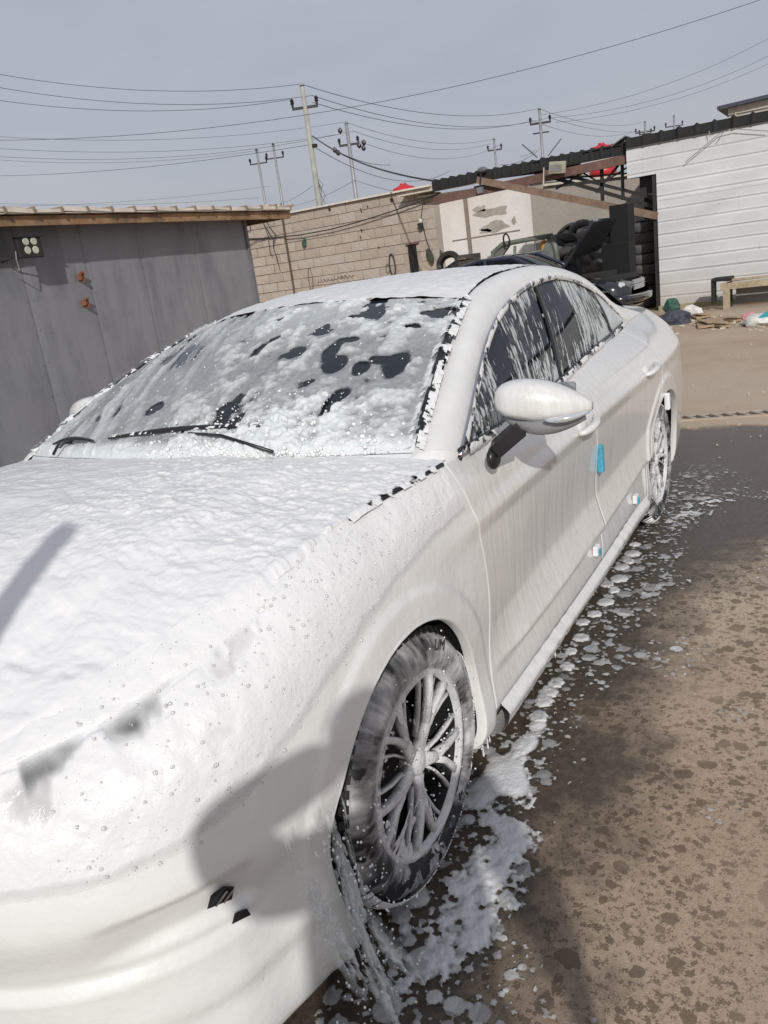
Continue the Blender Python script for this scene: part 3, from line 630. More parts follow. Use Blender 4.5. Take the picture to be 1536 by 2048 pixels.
# ---- side glass
BEL = polyl([(-.47,.862,.990), (-.80,.846,.980), (-1.15,.832,.982), (-1.5,.818,.998), (-1.95,.802,1.030), (-2.45,.776,1.046), (-2.80,.744,1.056)], 300)
TOP = nspline(np.linspace(0, 1, 260), OUT, np.linspace(0, .835, 300))
def xin(line, x): return np.stack([np.interp(-x, -line[:, 0], line[:, k]) for k in range(3)], -1)
def sglass(nu, nv, x0b, x1b, x0t, x1t, inset=.006):
    a = np.linspace(0, 1, nu); b = xin(BEL, x0b+(x1b-x0b)*a); t = xin(TOP, x0t+(x1t-x0t)*a); w = np.linspace(0, 1, nv)
    P = b[:, None]*(1-w)[None, :, None]+t[:, None]*w[None, :, None]; P[..., 1] += .012*np.sin(math.pi*w)[None]-inset
    return P
for mm in (1, -1):
    for x0b, x1b, x0t, x1t in ((-.50, -1.50, -.56, -1.72), (-1.54, -2.44, -1.78, -2.44)):
        P = sglass(40, 20, x0b, x1b, x0t, x1t)*np.array([1, mm, 1]); grid('side_window', P, SGLASS, car, flip=(mm == -1))
    P = sglass(16, 16, -2.47, -2.80, -2.47, -2.80)*np.array([1, mm, 1]); grid('quarter_window', P, SGLASS, car, flip=(mm == -1))
    # pillar trims
    for (xb, xt, wd) in ((-1.52, -1.75, .034), (-2.455, -2.455, .020)):
        b = xin(BEL, np.array([xb]))[0]; t = xin(TOP, np.array([xt]))[0]
        pts = [b*(1-k/10)+t*k/10+np.array([0, .012*math.sin(math.pi*k/10)+.001, 0]) for k in range(11)]
        G = np.array([[p_+np.array([wd/2, -.004, 0]), p_+np.array([wd/2, .002, 0]), p_+np.array([-wd/2, .002, 0]), p_+np.array([-wd/2, -.004, 0])] for p_ in pts])*np.array([1, mm, 1])
        grid('window_pillar', G, BLACK, car, flip=(mm == 1), smoothf=False)
# chrome frames
mbc = MB().tube([p_+np.array([0, .006, .002]) for p_ in BEL[::6]], .0085, 6); mbc.build('belt_trim', CHROME, car, True)
mbc = MB().tube([p_+np.array([0, .004, -.004]) for p_ in TOP[::6]], .008, 6); mbc.build('window_surround', CHROME, car, True)
mbc = MB().tube([(p_+np.array([0, .002, -.013])) for p_ in TOP[::6]], .007, 6); mbc.build('window_seal', BLACK, car, True)
mbc = MB().tube([(p_+np.array([0, .004, .014])) for p_ in BEL[::6]], .006, 6); mbc.build('belt_seal', BLACK, car, True)
# ---- foam on the side glass: streaks that run down
def glassfoam(P, seed, dens, veil, name='side_window_foam', low=.35, zf=7.5):
    nu, nv = P.shape[:2]; A_, B_ = np.meshgrid(np.linspace(0, 1, nu), np.linspace(0, 1, nv), indexing='ij')
    L = np.linalg.norm(P[-1, 0]-P[0, 0]); X = A_*L; Z = B_*.36; Xs = X+Z*.20*0
    s1 = fbm(Xs*120, Z*zf+seed, 0, 3, seed); s2 = fbm(Xs*230, Z*16, 0, 3, seed+3); big = fbm(X*6, Z*5, 0, 3, seed+7)
    f = .55*s1+.25*s2+.30*big+low*.18*smooth(.5, .0, B_)+.16*smooth(.93, 1, B_)
    th = 1.10-dens
    mask = f > th*.55
    cov = np.clip((f-th*.55)*11, 0.0, 1)*.72*(.75+.4*s2)
    v2 = veil*smooth(.42, .6, big+.12*s1)
    cov = np.maximum(cov, v2); mask = cov > .03
    h = .001+.0045*np.clip((f-th*.55)*10, 0, 1)
    N = normals(P); N *= np.sign(N[..., 1:2])
    tag(grid(name, P+N*h[..., None], FILM, car, mask=mask, attr={'cov': cov}), kind='stuff')
glassfoam(sglass(520, 150, -.50, -1.50, -.56, -1.72), 101, -.02, .04, low=1.0, zf=19)
glassfoam(sglass(480, 150, -1.54, -2.44, -1.78, -2.44), 131, .02, .16, low=.45, zf=9)
glassfoam(sglass(160, 110, -2.47, -2.80, -2.47, -2.80), 151, .26, .75)
# foam caught on belt and surround
for LN, sd_, zz in ((BEL, 201, .004), (TOP, 211, -.002)):
    t_ = np.linspace(0, 1, 620); c_ = nspline(np.linspace(0, 1, len(LN)), LN, t_); q = np.linspace(-.013, .016, 12)
    n2 = .55*fbm((t_*95)[:, None]+0*q, (q*60)[None]+0*t_[:, None], 0, 3, sd_)+.45*fbm((t_*24)[:, None]+0*q, (q*20)[None]+0*t_[:, None], 0, 3, sd_+5); FPp = c_[:, None]+np.stack([0*q, .017-9*np.abs(q)**1.75, q+zz], -1)[None]; FPp[..., 1] += .006*n2
    tag(grid('belt_foam' if sd_ == 201 else 'surround_foam', FPp, FEDGE, car, mask=n2 > .455, attr={'cov': np.clip((n2-.455)*16, 0, 1)}), kind='stuff')
# ---- door mirrors
def mirror(sg):
    c = Vector((-.655, 1.045, 1.082)) if sg == 1 else Vector((-.80, .955, 1.085)); mb = MB(); bm = mb.bm
    n, mrows = 28, 16; rings = []
    for i in range(mrows+1):
        t = i/mrows; ysz = -0.125+.245*t                        # along y, inner to outer
        k = math.sin(math.pi*min(1, (t*.94+.03)))**(.24 if t < .5 else .45)
        taper = 1-.42*t**2.2; zo = .012*(1-t)-.018*t
        ring = []
        for j in range(n):
            a = 2*math.pi*j/n; cx, cz = math.cos(a), math.sin(a)
            e = .75; px = .078*abs(cx)**e*math.copysign(1, cx); pz = .074*abs(cz)**e*math.copysign(1, cz)
            if px < 0: px *= .55
            if pz < 0: pz *= .60
            ring.append(bm.verts.new((c.x+px*k*taper-.035*t*t, sg*(c.y+ysz), c.z+pz*k*taper+zo)))
        rings.append(ring)
    for a, b in zip(rings, rings[1:]):
        for j in range(n): bm.faces.new((a[j], a[(j+1) % n], b[(j+1) % n], b[j]))
    bm.faces.new(rings[0]); bm.faces.new(rings[-1])
    hs = mb.build('mirror_housing', PAINT if sg == 1 else PAINT, car, True)
    # dark lower bowl, indicator, arm, foot, glass
    lo = MB(); pts = []
    for i in range(15):
        t = .06+.88*i/14; k = math.sin(math.pi*min(1, (t*.94+.03)))**.45; taper = 1-.42*t**2.2
        pts.append((c.x+.030*k-.035*t*t, sg*(c.y-.125+.245*t), c.z-.052*k*taper+.012*(1-t)-.018*t-.004))
    lo.tube(pts, [.010+.016*math.sin(math.pi*i/14) for i in range(15)], 10); lo.build('mirror_lower_cover', simple('grey_wet_plastic', (.22, .22, .23), .2) if sg == 1 else BLACK, hs, True)
    ind = MB().tube([(c.x+.062-.05*t*t, sg*(c.y+.02+.105*t), c.z-.030-.012*t+.022*t*t) for t in [k/8 for k in range(9)]], [.004+.006*math.sin(math.pi*k/8) for k in range(9)], 8); ind.build('mirror_indicator', LAMP, hs, True)
    MB().beam((c.x+.03, sg*(c.y-.06), c.z-.055), (-.60, sg*.915, .972), .085, .040).build('mirror_arm', BLACK, hs)
    MB().ball((-.58, sg*.915, .953), .034, 2, (1.1, .5, 1.0)).build('mirror_foot', BLACK, hs, True)
    MB().box((c.x-.048, sg*(c.y-.01), c.z+.002), (.006, .17, .095), bev=.002).build('mirror_glass', CHROME, hs)
mirror(1); mirror(-1)
# ---- door handles with cups
def spoint(x, z):
    d = (GP[..., 0]-x)**2+(GP[..., 2]-z)**2; i = np.unravel_index(np.argmin(d), d.shape); return GP[i]
for (x, z) in ((-1.46, .835), (-2.50, .870)):
    for sg in (1, -1):
        c = spoint(x, z)*np.array([1, sg, 1])
        b = MB(); b.tube([(c[0]+.10-.20*t, c[1]+sg*(.004+.030*math.sin(math.pi*t)**.6), c[2]-.008+.022*t) for t in [k/12 for k in range(13)]], [.007+.0085*math.sin(math.pi*k/12)**.5 for k in range(13)], 10); b.build('door_handle', PAINT, car, True)
        MB().ball((c[0]+.03, c[1]-sg*.010, c[2]-.006), .05, 3, (1.15, .42, .78)).build('handle_cup', PAINT, car, True)
# ---- blue and white door-edge guards
for (x, z, ln, mt, dz) in ((-1.655, .665, .11, TAPEB, 1), (-2.78, .66, .085, TAPEW, 1)):
    c = spoint(x, z); b = MB(); b.box((c[0], c[1]+.010, c[2]), (.035, .026, ln), bev=.006); b.build('door_edge_guard', mt, car, label='blue foam guard on the front door edge' if mt is TAPEB else 'white foam guard on the rear door edge')
for (x, z) in ((-1.50, .335), (-2.16, .335)):
    c = spoint(x, z); g_ = MB().box((c[0], c[1]+.012, c[2]), (.045, .020, .040), bev=.004).build('door_bottom_guard', TAPEW, car)
    MB().box((c[0]-.004, c[1]+.0235, c[2]-.010), (.028, .006, .028), bev=.002).build('blue_pad', TAPEB, g_)
# ---- wipers
def wiper(p0, p1, piv, nm='wiper'):
    a = Vector(p0); b = Vector(p1); w = MB(); w.tube([a.lerp(b, k/10)+Vector((.0, 0, .012+.012*math.sin(math.pi*k/10))) for k in range(11)], [.004+.004*math.sin(math.pi*k/10) for k in range(11)], 6)
    o = w.build('wiper', BLACK, car, True); mid_ = a.lerp(b, .5)+Vector((0, 0, .012))
    MB().tube([piv, Vector(piv).lerp(mid_, .5)+Vector((.01, 0, .02)), mid_], [.005, .005, .004], 6).build('wiper_arm', BLACK, o, True)
wiper((-.29,-.25,1.086), (-.335,.33,1.100), (-.25,.42,1.060)); wiper((-.35,-.60,1.056), (-.295,-.33,1.078), (-.28,-.52,1.05))
t_ = np.linspace(0, 1, 300); q = np.linspace(-.010, .012, 8); a_ = np.array((-.29,-.25,1.111)); b_ = np.array((-.335,.33,1.130)); n2 = fbm((t_*50)[:, None]+0*q, (q*90)[None]+0*t_[:, None], 0, 3, 301)
FPp = (a_+(b_-a_)*t_[:, None])[:, None]+np.stack([q, 0*q, .004-12*np.abs(q)**1.7], -1)[None]; FPp[..., 2] += .01*n2-.012
tag(grid('wiper_foam', FPp, FEDGE, car, mask=n2 > .52, attr={'cov': np.clip((n2-.52)*14, 0, 1)}), kind='stuff')
# ---- nose: headlamp under foam, pits, fog-lamp vent
def film_patch(name, s0, s1, t0, t1, ns, nt, off, seed, mat, covf, maskf=None, lump=.006):
    P = side(np.linspace(s0, s1, ns), np.linspace(t0, t1, nt)); N = normals(P); A_, B_ = np.meshgrid(np.linspace(0, 1, ns), np.linspace(0, 1, nt), indexing='ij')
    n = fbm(P[..., 0]*16, P[..., 1]*16, P[..., 2]*16, 4, seed); cov = covf(A_, B_, n)
    return P+N*(off+lump*(n-.3))[..., None], cov, A_, B_, n
for sg in (1, -1):
    P = side(np.linspace(SK[1]+.02, SK[4]-.02, 50), np.linspace(TK[4]+.03, TK[5]+.075, 16)); w = np.linspace(0, 1, 50)
    tl = TK[4]+.03; N = normals(P); P = P+N*.003; P = P if sg == 1 else P*MIR
    fm = np.ones((49, 15), bool)
    for i in range(49):
        for j in range(15):
            if j < 15*smooth(.55, 1.15, np.array(i/49.))*1.5: fm[i, j] = False
    grid('headlamp', P, BLACK, car, flip=(sg == -1), fmask=fm)
# one running coat of foam over nose, headlamp and the fender top; its lower lip sits under the headlamp and climbs to the shoulder
ns, nt = 560, 130
sv = np.linspace(0, SK[6]-.03, ns); lowt = np.interp(sv, [0, SK[1], SK[2], SK[3], SK[4]-.12, SK[4]+.1, SK[5], SK[6]], [.60, .595, .575, .575, .60, .66, .70, .735])
tv = lowt[:, None]+(TT+.004-lowt[:, None])*np.linspace(0, 1, nt)[None]
Lf = nspline(SK, ST, sv); P = np.stack([nspline(TK, Lf[i], tv[i]) for i in range(ns)]); N = normals(P)
B_ = np.repeat(np.linspace(0, 1, nt)[None], ns, 0); A_ = np.repeat(sv[:, None], nt, 1)
x, y, z = P[..., 0], P[..., 1], P[..., 2]; n = fbm(x*14, y*14, z*14, 4, 401); nf = fbm(x*48, y*48, z*48, 3, 403); n3 = fbm(x*13, y*13, z*9, 3, 409)
lip = smooth(0, .30+.25*n, B_-.10*(n-.4)); fronty = smooth(SK[4]+.25, SK[3]-.1, A_)
band = np.exp(-((B_-.60)/.20)**2)*smooth(SK[1]+.2, SK[2], A_)*smooth(SK[4]+.05, SK[4]-.12, A_)
h = -.004*smooth(.07, 0, B_)+lip*(.0065+.009*(n-.4)+.0012*(nf-.5)+.012*fronty*(n-.35)) - .004*band*smooth(.48, .62, n3)
h = np.where(band > .15, np.maximum(h, .0045), h); pit = np.exp(-((B_-.74-.05*(n-.5))/.075)**2)*smooth(.43, .56, fbm(A_*21, B_*3.0, 0, 3, 415))*smooth(SK[1]+.25, SK[2]-.02, A_)*smooth(SK[4]+.1, SK[4]-.1, A_)
h = h-.024*np.exp(-((B_-.80)/.013)**2)*smooth(SK[1], SK[2], A_)*smooth(SK[4]+.12, SK[4]-.15, A_)*lip-.006*pit; h = np.where(band > .05, np.maximum(h, .0042), h)
cov = (1.25-.60*smooth(.50, .68, n3)*band-.60*pit)*smooth(.02, .22, B_-.10*(n-.45))
last = nt-1; P2 = P+N*h[..., None]
tag(grid('wing_foam', P2, FOAM2, car, attr={'cov': cov}), kind='stuff')
# droplets and bubbles sitting on the foam of the wing and the bonnet edge
mb = MB(); k = 0
while k < 800:
    s_ = RNG.uniform(SK[2], SK[6]-.15); i = int(s_/(SK[6]-.03)*(ns-1)); j = int(RNG.uniform(.04, .99)*(nt-1))
    dens = math.exp(-((s_-SK[4]-.05)/.55)**2)
    if RNG.uniform() > dens: continue
    r = .0010+.0040*RNG.uniform()**3.5
    mb.ball(P2[i, j]+N[i, j]*r*.15, r, 1, (1, 1, 1)); k += 1
tag(mb.build('foam_droplets', DROP, car, True), kind='stuff')
# vent in the bumper corner
def sh(s, t, off=0):
    P = side(np.array([s, s+.01]), np.array([t, t+.01])); n = np.cross(P[1, 0]-P[0, 0], P[0, 1]-P[0, 0]); n /= np.linalg.norm(n); return P[0, 0]+n*off
sv_ = SK[3]+.045
MB().poly([sh(sv_-.035, .33, .0085), sh(sv_+.012, .315, .0085), sh(sv_+.022, .365, .0085), sh(sv_+.004, .395, .0085), sh(sv_-.022, .385, .0085)]).build('fog_lamp_vent', BLACK, car)
MB().beam(sh(sv_-.02, .335, .012), sh(sv_+.006, .375, .012), .006, .004).beam(sh(sv_-.005, .33, .012), sh(sv_+.016, .36, .012), .005, .004).build('vent_fin', CHROME, car)
MB().poly([sh(sv_+.005, .268, .0085), sh(sv_+.045, .262, .0085), sh(sv_+.04, .278, .0085), sh(sv_+.015, .282, .0085)]).build('lower_vent', BLACK, car)
MB().tube([sh(sv_-.20, .262, .004), sh(sv_-.12, .262, .004), sh(sv_-.04, .262, .004)], [.0008, .0022, .0006], 6).build('splitter_gap', simple('grey_gap', (.16, .16, .16), .5), car)
# ---- wheels
def ymat(cx, cy, cz, sg=1): return Matrix.Translation((cx, cy, cz)) @ Matrix.Rotation(-math.pi/2*sg, 4, 'X')      # lathe +Z -> outward
def wheel(cx, sg, front):
    cz = .330; yo = sg*.886; Mt = ymat(cx, yo, cz, sg) @ Matrix.Diagonal((.988, .988, 1, 1))
    root = MB()
    tp = [(.232, -.012), (.236, .004), (.250, .010), (.275, .0125), (.296, .006), (.311, -.006), (.322, -.020), (.330, -.038), (.3345, -.06)]
    tp += [(.335, -.10), (.335, -.15), (.3345, -.18), (.328, -.205), (.30, -.225), (.25, -.222), (.232, -.20)]
    root.lathe(tp, 96, Mt); tyre = root.build('tyre', RUBBER, car, True)
    # tread blocks on the shoulder
    tb = MB(); n = 64
    for k in range(n):
        a = 2*math.pi*k/n
        for (r, h, dr, w, ax) in ((.3362, -.052, .008, .020, .030), (.3372, -.095, .006, .022, .030), (.3372, -.140, .006, .022, .030)):
            m_ = Mt @ Matrix.Rotation(a+(h*1.2), 4, 'Z') @ Matrix.Translation((r, 0, h)) @ Matrix.Diagonal((dr, w, ax, 1)); bmesh.ops.create_cube(tb.bm, size=1, matrix=m_)
        m_ = Mt @ Matrix.Rotation(a+.02, 4, 'Z') @ Matrix.Translation((.3285, 0, -.020)) @ Matrix.Rotation(math.radians(-50), 4, 'Y') @ Matrix.Diagonal((.004, .019, .024, 1)); bmesh.ops.create_cube(tb.bm, size=1, matrix=m_)
    tag(tb.build('tread_blocks', RUBBER, tyre), kind='stuff')
    rim = MB().lathe([(.231, -.014), (.234, .002), (.228, .006), (.221, .001), (.216, -.012)], 72, Mt).build('rim', ALLOY, car, True); MB().lathe([(.2165, -.011), (.210, -.05), (.205, -.17), (.22, -.19)], 72, Mt).build('rim_barrel', ALLOYD, rim, True)
    # brake disc and dark backing
    MB().lathe([(0, -.10), (.06, -.10), (.150, -.102), (.150, -.118), (0, -.118)], 40, Mt).build('brake_disc', ALLOYD, car)
    MB().lathe([(0, -.165), (.204, -.165), (.204, -.17), (0, -.17)], 40, Mt).build('wheel_backing', WELL, car)
    MB().lathe([(0, .000), (.020, -.001), (.030, -.006), (.036, -.016), (.040, -.045), (.0, -.05)], 32, Mt).build('hub_cap', ALLOY, rim, True)
    R = lambda r, a, h: Mt @ Vector((r*math.cos(a), r*math.sin(a), h))
    ph = math.radians(12 if front else 40)
    def arm(mb, pts, ws, hs, th=.022):
        """ribbon of given half width (in angle direction) at stations (r,a,h)"""
        L = []
        for i, ((r, a, h), w) in enumerate(zip(pts, ws)):
            p = Vector((r*math.cos(a), r*math.sin(a), h)); i0, i1 = max(0, i-1), min(len(pts)-1, i+1)
            q0 = Vector((pts[i0][0]*math.cos(pts[i0][1]), pts[i0][0]*math.sin(pts[i0][1]), 0)); q1 = Vector((pts[i1][0]*math.cos(pts[i1][1]), pts[i1][0]*math.sin(pts[i1][1]), 0))
            t = (q1-q0).normalized(); nn = Vector((-t.y, t.x, 0))
            L.append([mb.bm.verts.new(Mt @ (p+nn*w*k+Vector((0, 0, dz)))) for k, dz in ((1, -th), (1, -.004), (.6, 0), (-.6, 0), (-1, -.004), (-1, -th))])
        for a_, b_ in zip(L, L[1:]):
            for k in range(6): mb.bm.faces.new((a_[k], a_[(k+1) % 6], b_[(k+1) % 6], b_[k]))
        mb.bm.faces.new(L[0]); mb.bm.faces.new(L[-1])
    for k in range(5):
        a = ph+2*math.pi*k/5; mb = MB()
        arm(mb, [(.022, a, -.010), (.08, a, -.004), (.125, a, -.001)], [.021, .014, .017], 0)
        for s in (1, -1):
            arm(mb, [(.098, a+s*.04, -.002), (.15, a+s*.12, .0), (.19, a+s*.19, .001), (.2225, a+s*.235, -.002)], [.0115, .0085, .0085, .013], 0)
            arm(mb, [(.060, a+s*.30, -.020), (.12, a+s*.33, -.016), (.18, a+s*.40, -.012), (.217, a+s*.45, -.010)], [.004, .0035, .0035, .006], 0, .014)
        mb.build('spoke', ALLOY, rim, True)
    if sg == 1:
        # foam veils: sidewall annulus, slung strands, spokes' webs
        nr, na = 46, 520; rr = np.linspace(.222, .322, nr); aa = np.linspace(0, 2*math.pi, na)
        hh = np.interp(rr, [.222]+[p[0] for p in tp[:8]], [.007, .005]+[p[1] for p in tp[1:8]])
        Rm, Am = np.meshgrid(rr, aa, indexing='ij'); Hm = np.repeat(hh[:, None], na, 1)
        xx = Rm*np.cos(Am); zz = Rm*np.sin(Am)
        # lathe +Z rotated by -90 about X: local (x,y,z)->(x, z, -y)
        n1 = fbm(xx*13+cx, zz*13, 0, 4, 501); n2 = fbm(Am*38, Rm*26, 0, 3, 503); n3 = fbm(xx*46, zz*46, cx, 3, 505)
        cov = .20+1.6*(n1-.42)+.5*(n2-.5)+.10*smooth(.30, .335, Rm)+.25*smooth(.24, .225, Rm); cov = np.clip(cov, 0, .85)
        mask = (n1*.6+n3*.4) > .335
        if front: mask &= ~((zz < -.19) & (n3 < .48)); cov *= np.where(zz < -.20, .75, 1.)
        P = np.stack([cx+xx*.988, yo+Hm+.0015+.005*np.clip(n1-.4, 0, 1)*2, cz+zz*.988], -1)
        tag(grid('tyre_foam', P, FILM_T, tyre, mask=mask, flip=True, attr={'cov': cov}), kind='stuff')
        # streaks over the shoulder of the tread
        mb = MB()
        for k in range(300 if front else 140):
            a = RNG.uniform(.3, 3.6) if front else RNG.uniform(0, 6.2); a0 = a; w = RNG.uniform(.0006, .0020); pts = []
            for j in range(6):
                t = j/5; h = -.003-.055*t*RNG.uniform(.85, 1); r = np.interp(h, [-.06, -.034, -.018, -.004, .008], [.3415, .3400, .3335, .3225, .305])
                pts.append(R(r+.0012, a0+.10*t*t*RNG.uniform(.4, 1), h))
            mb.tube(pts, [w*1.3, w*1.2, w, w, w*.7, w*.3], 4)
        tag(mb.build('tread_foam_streaks', CRUST, tyre), kind='stuff')
        # webs of foam between spokes
        nr, na = 90, 560; rr = np.linspace(.02, .226, nr); Rm, Am = np.meshgrid(rr, aa[:1]*0+np.linspace(0, 2*math.pi, na), indexing='ij'); xx = Rm*np.cos(Am); zz = Rm*np.sin(Am)
        n1 = fbm(xx*24+3, zz*24, 0, 4, 521); ang = (Am*5+ (Rm*9)); web = fbm(Am*9+1.2*n1, Rm*15, 0, 3, 525); low = smooth(.02, -.19, zz)
        mask = (web*.62+n1*.38+.045*low+(.05*smooth(.16, .226, Rm))) > (.66 if front else .55)
        cov = np.clip((web*.62+n1*.38+.045*low-.655)*22, 0, .85)
        P = np.stack([cx+xx, yo+.004+.010*(n1-.4)+.0*Rm, cz+zz], -1)
        tag(grid('spoke_foam', P, FILM_T, rim, mask=mask, flip=True, attr={'cov': cov}), kind='stuff')
        if front:
            fc = bpy.data.curves.new('tyre_lettering', 'FONT'); fc.body = 'UM'; fc.size = .040; fc.extrude = .0006; fc.align_x = 'CENTER'; fc.align_y = 'CENTER'
            to = bpy.data.objects.new('tyre_lettering', fc); COL.objects.link(to); bpy.context.view_layer.update()
            me = bpy.data.meshes.new_from_object(to.evaluated_get(bpy.context.evaluated_depsgraph_get())); bpy.data.objects.remove(to)
            al = math.radians(52)                                     # position angle from +x (forward) in the x-z plane, rear-upper part of the tyre
            c = Vector((cx-.288*math.cos(al+.18), yo+.0150, cz+.288*math.sin(al+.18)))
            ex = Vector((-math.sin(al+.18), 0, -math.cos(al+.18))); ez = Vector((-math.cos(al+.18), 0, math.sin(al+.18))); ey = Vector((0, 1, 0))
            me.transform(Matrix(((ex.x, ez.x, ey.x, c.x), (ex.y, ez.y, ey.y, c.y), (ex.z, ez.z, ey.z, c.z), (0, 0, 0, 1))))
            me.name = 'tyre_lettering'; link('tyre_lettering', me, BLACK, tyre)
        mb = MB()
        for k in range(150):
            a = RNG.uniform(0, 6.28); r = RNG.uniform(.05, .33); mb.ball(R(r, a, RNG.uniform(.006, .02)), RNG.uniform(.001, .0035), 1)
        tag(mb.build('wheel_foam_drops', CRUST, rim, True), kind='stuff')
for cx_ in (-.030, -2.845): wheel(cx_, 1, cx_ > -1); wheel(cx_, -1, False)
# ---- foam pouring off the bumper corner and drips under the doors
mb = MB()
for k in range(240):
    t = RNG.uniform(); mb.ball((.45-.12*t+RNG.normal(0, .05), .93+.06*t+RNG.normal(0, .03), RNG.uniform(.01, .5)), RNG.uniform(.0007, .0030), 1, (1, 1, RNG.uniform(1, 2)))
tag(mb.build('running_foam', CRUST, car, True), kind='stuff')
for q_ in range(2):
    n_i, n_j = 260, 200; A_, B_ = np.meshgrid(np.linspace(0, 1, n_i), np.linspace(0, 1, n_j), indexing='ij')
    P = np.stack([.54-.10*A_**1.4-.17*B_+.025*np.sin(5*B_+4*A_+q_*2), .918+.05*A_**1.5+.016*q_+.030*(fbm(B_*4, A_*3, q_*3., 3, 560)-.5), (.60-.10*q_)*(1-A_)**1.02+.006], -1)
    n1 = fbm(B_*9+A_*3.0+1.5*fbm(A_*3, B_*3, 0, 2, 563), A_*3.0, q_*5., 5, 551+q_); n5 = fbm(B_*36, A_*30, q_*2., 3, 570)
    cov = np.clip((n1*.8+n5*.2-.505-.02*q_)*11, 0, .93)*smooth(0, .22, A_)*smooth(0, .2, B_)*smooth(1, .8, B_)*(.55+.45*smooth(.2, .7, A_))
    P = P+np.stack([.25*cov*0, .016*cov+.006*(n5-.5), 0*cov], -1)
    tag(grid('foam_sheet', P, FILM, car, mask=cov > .03, flip=True, attr={'cov': cov}), kind='stuff')
mb = MB()
for (x, L) in ((-.395, .045), (-.41, .03), (-1.07, .11), (-1.30, .012), (-.70, .02), (-1.62, .10), (-.36, .05)):
    c = spoint(x, .185); p0 = Vector((c[0], c[1]-.01, .182)); mb.tube([p0, p0-Vector((0, 0, L*.5)), p0-Vector((0, 0, L*.85)), p0-Vector((0, 0, L))], [.0022, .0012, .0035, .001], 6)
tag(mb.build('foam_drips', CRUST, car, True), kind='stuff')
# ================================================================== ground and what lies on it
g_ = from_vf('ground', [(-400, -400, 0), (400, -400, 0), (400, 400, 0), (-400, 400, 0)], [(0, 1, 2, 3)], GROUND); tag(g_, kind='structure')
gx = .8-5.0*(np.linspace(0, 1, 900)**1.35); gx = gx[::-1]; gy = np.arange(.55, 1.62, .0042); X, Y = np.meshgrid(gx, gy, indexing='ij')
def G(cx, cy, rx, ry, rot=0):
    c, s = math.cos(rot), math.sin(rot); dx, dy = X-cx, Y-cy; return np.exp(-(((dx*c+dy*s)/rx)**2+((-dx*s+dy*c)/ry)**2))
D = .88*G(-.33, .97, .26, .095, .25)+.80*G(-.02, 1.00, .24, .105, .1)+.8*G(-.62, .90, .20, .045)+.62*G(.25, .95, .22, .10)+.22*G(-.40, 1.10, .5, .06)
D += .50*G(-3.0, 1.05, .30, .10, -.5)+.30*G(-3.5, 1.15, .6, .2, -.2)+.25*G(-2.75, .93, .25, .05)
n1 = fbm(X*16, Y*16, 0, 4, 601); n2 = fbm(X*55, Y*55, 0, 3, 603); nl = fbm(X*4, Y*4, 0, 3, 605)
hf = D*1.0+(n1-.5)*1.25+(n2-.5)*.8-.53+(fbm(X*34, Y*34, 0, 2, 607)-.5)*.5
blob = 1.0*G(-.49, .89, .075, .060, .5)+1.0*G(-.63, .905, .060, .045)+.95*G(-.35, .87, .075, .055)+.9*G(-.75, .905, .045, .035)+.9*G(-.42, .96, .05, .05)
lace = cells(X*62, Y*62, 41, 1.); hf = hf-.20*smooth(.55, 1.0, lace)*(1-smooth(.35, .9, hf))
hf = np.maximum(hf, blob*1.2-.52+(n1-.5)*.55)
smoothblob = smooth(.3, .8, blob)
# flecks: small round rafts of bubbles, thinning outwards
den = np.exp(-((Y-.92)/.19)**2)*smooth(-4.2, -3.6, X)*.9
c1 = cells(X*22, Y*22, 11, .75); c2 = cells(X*48, Y*48, 21, .8); c3 = cells(X*12, Y*12, 31, .55)
fl = np.maximum(np.maximum((1-c1)*(nl+.62*den > .72), (1-c2)*(nl+.55*den > .62)), (1-c3)*(nl+.62*den > .95))
hg = np.maximum(np.clip(hf, -1, .6)*.013*(1-.3*n2)+.004*(n2-.5)*(1-smoothblob), np.where(fl > 0, .0015+.004*np.sqrt(np.clip(fl, 0, 1)), -1))
hg = hg+np.where(hf > 0, .006*(n1-.5)*(1-smoothblob*.6), 0)
cov = np.where(hf > 0, np.clip(.45+hf*2.2, 0, 1), np.clip(.15+.55*vn(np.floor(X*22), np.floor(Y*22), 0, 77)+.4*fl*.3, 0, .8))
al = np.maximum(np.clip(hf*9, 0, 1)*(.72+.28*np.clip(hf*3, 0, 1)), np.clip(fl*5, 0, 1)*(.35+.65*vn(np.floor(X*22)+3, np.floor(Y*22), 0, 79))); al *= smooth(1.62, 1.45, Y)*smooth(-4.15, -3.5, X); mask = al > .015
P = np.stack([X, Y, np.maximum(hg, .001)+.0015], -1)
tag(grid('foam_on_ground', P, GFOAM, None, mask=mask, attr={'cov': cov, 'edge': al}), 'white soap foam spread on the wet ground beside the car wheels', kind='stuff')
# far-side foam trickle under the car is not seen; row of drip rafts below the sill: one mesh of rafts
mb = MB(); x = -.80
while x > -2.45:
    r = RNG.uniform(.022, .040)*(1.15 if x < -1.7 else 1); y = .875+.02*(-x-.8)*-.6+RNG.normal(0, .012)
    for (dx, k) in ((0, 1), (RNG.uniform(-.02, .02), RNG.uniform(.4, .8))):
        pr = [(r*k, 0), (r*k*.98, .0035), (r*k*.7, .0085), (r*k*.35, .0075), (0, .0085)]
        mb.lathe(pr, 22, Matrix.Translation((x+dx, y+dx*.6, .0018+.001*(k != 1))) @ Matrix.Diagonal((1, RNG.uniform(.8, 1.05), 1, 1)))
    x -= RNG.uniform(.045, .14)
for v in mb.bm.verts: v.co.x += .004*math.sin(v.co.y*260+v.co.x*90)*1; v.co.y += .004*math.sin(v.co.x*200)
tag(mb.build('foam_drip_rafts', GFOAM, None, True), 'row of round foam drips on the ground under the car sill', kind='stuff')
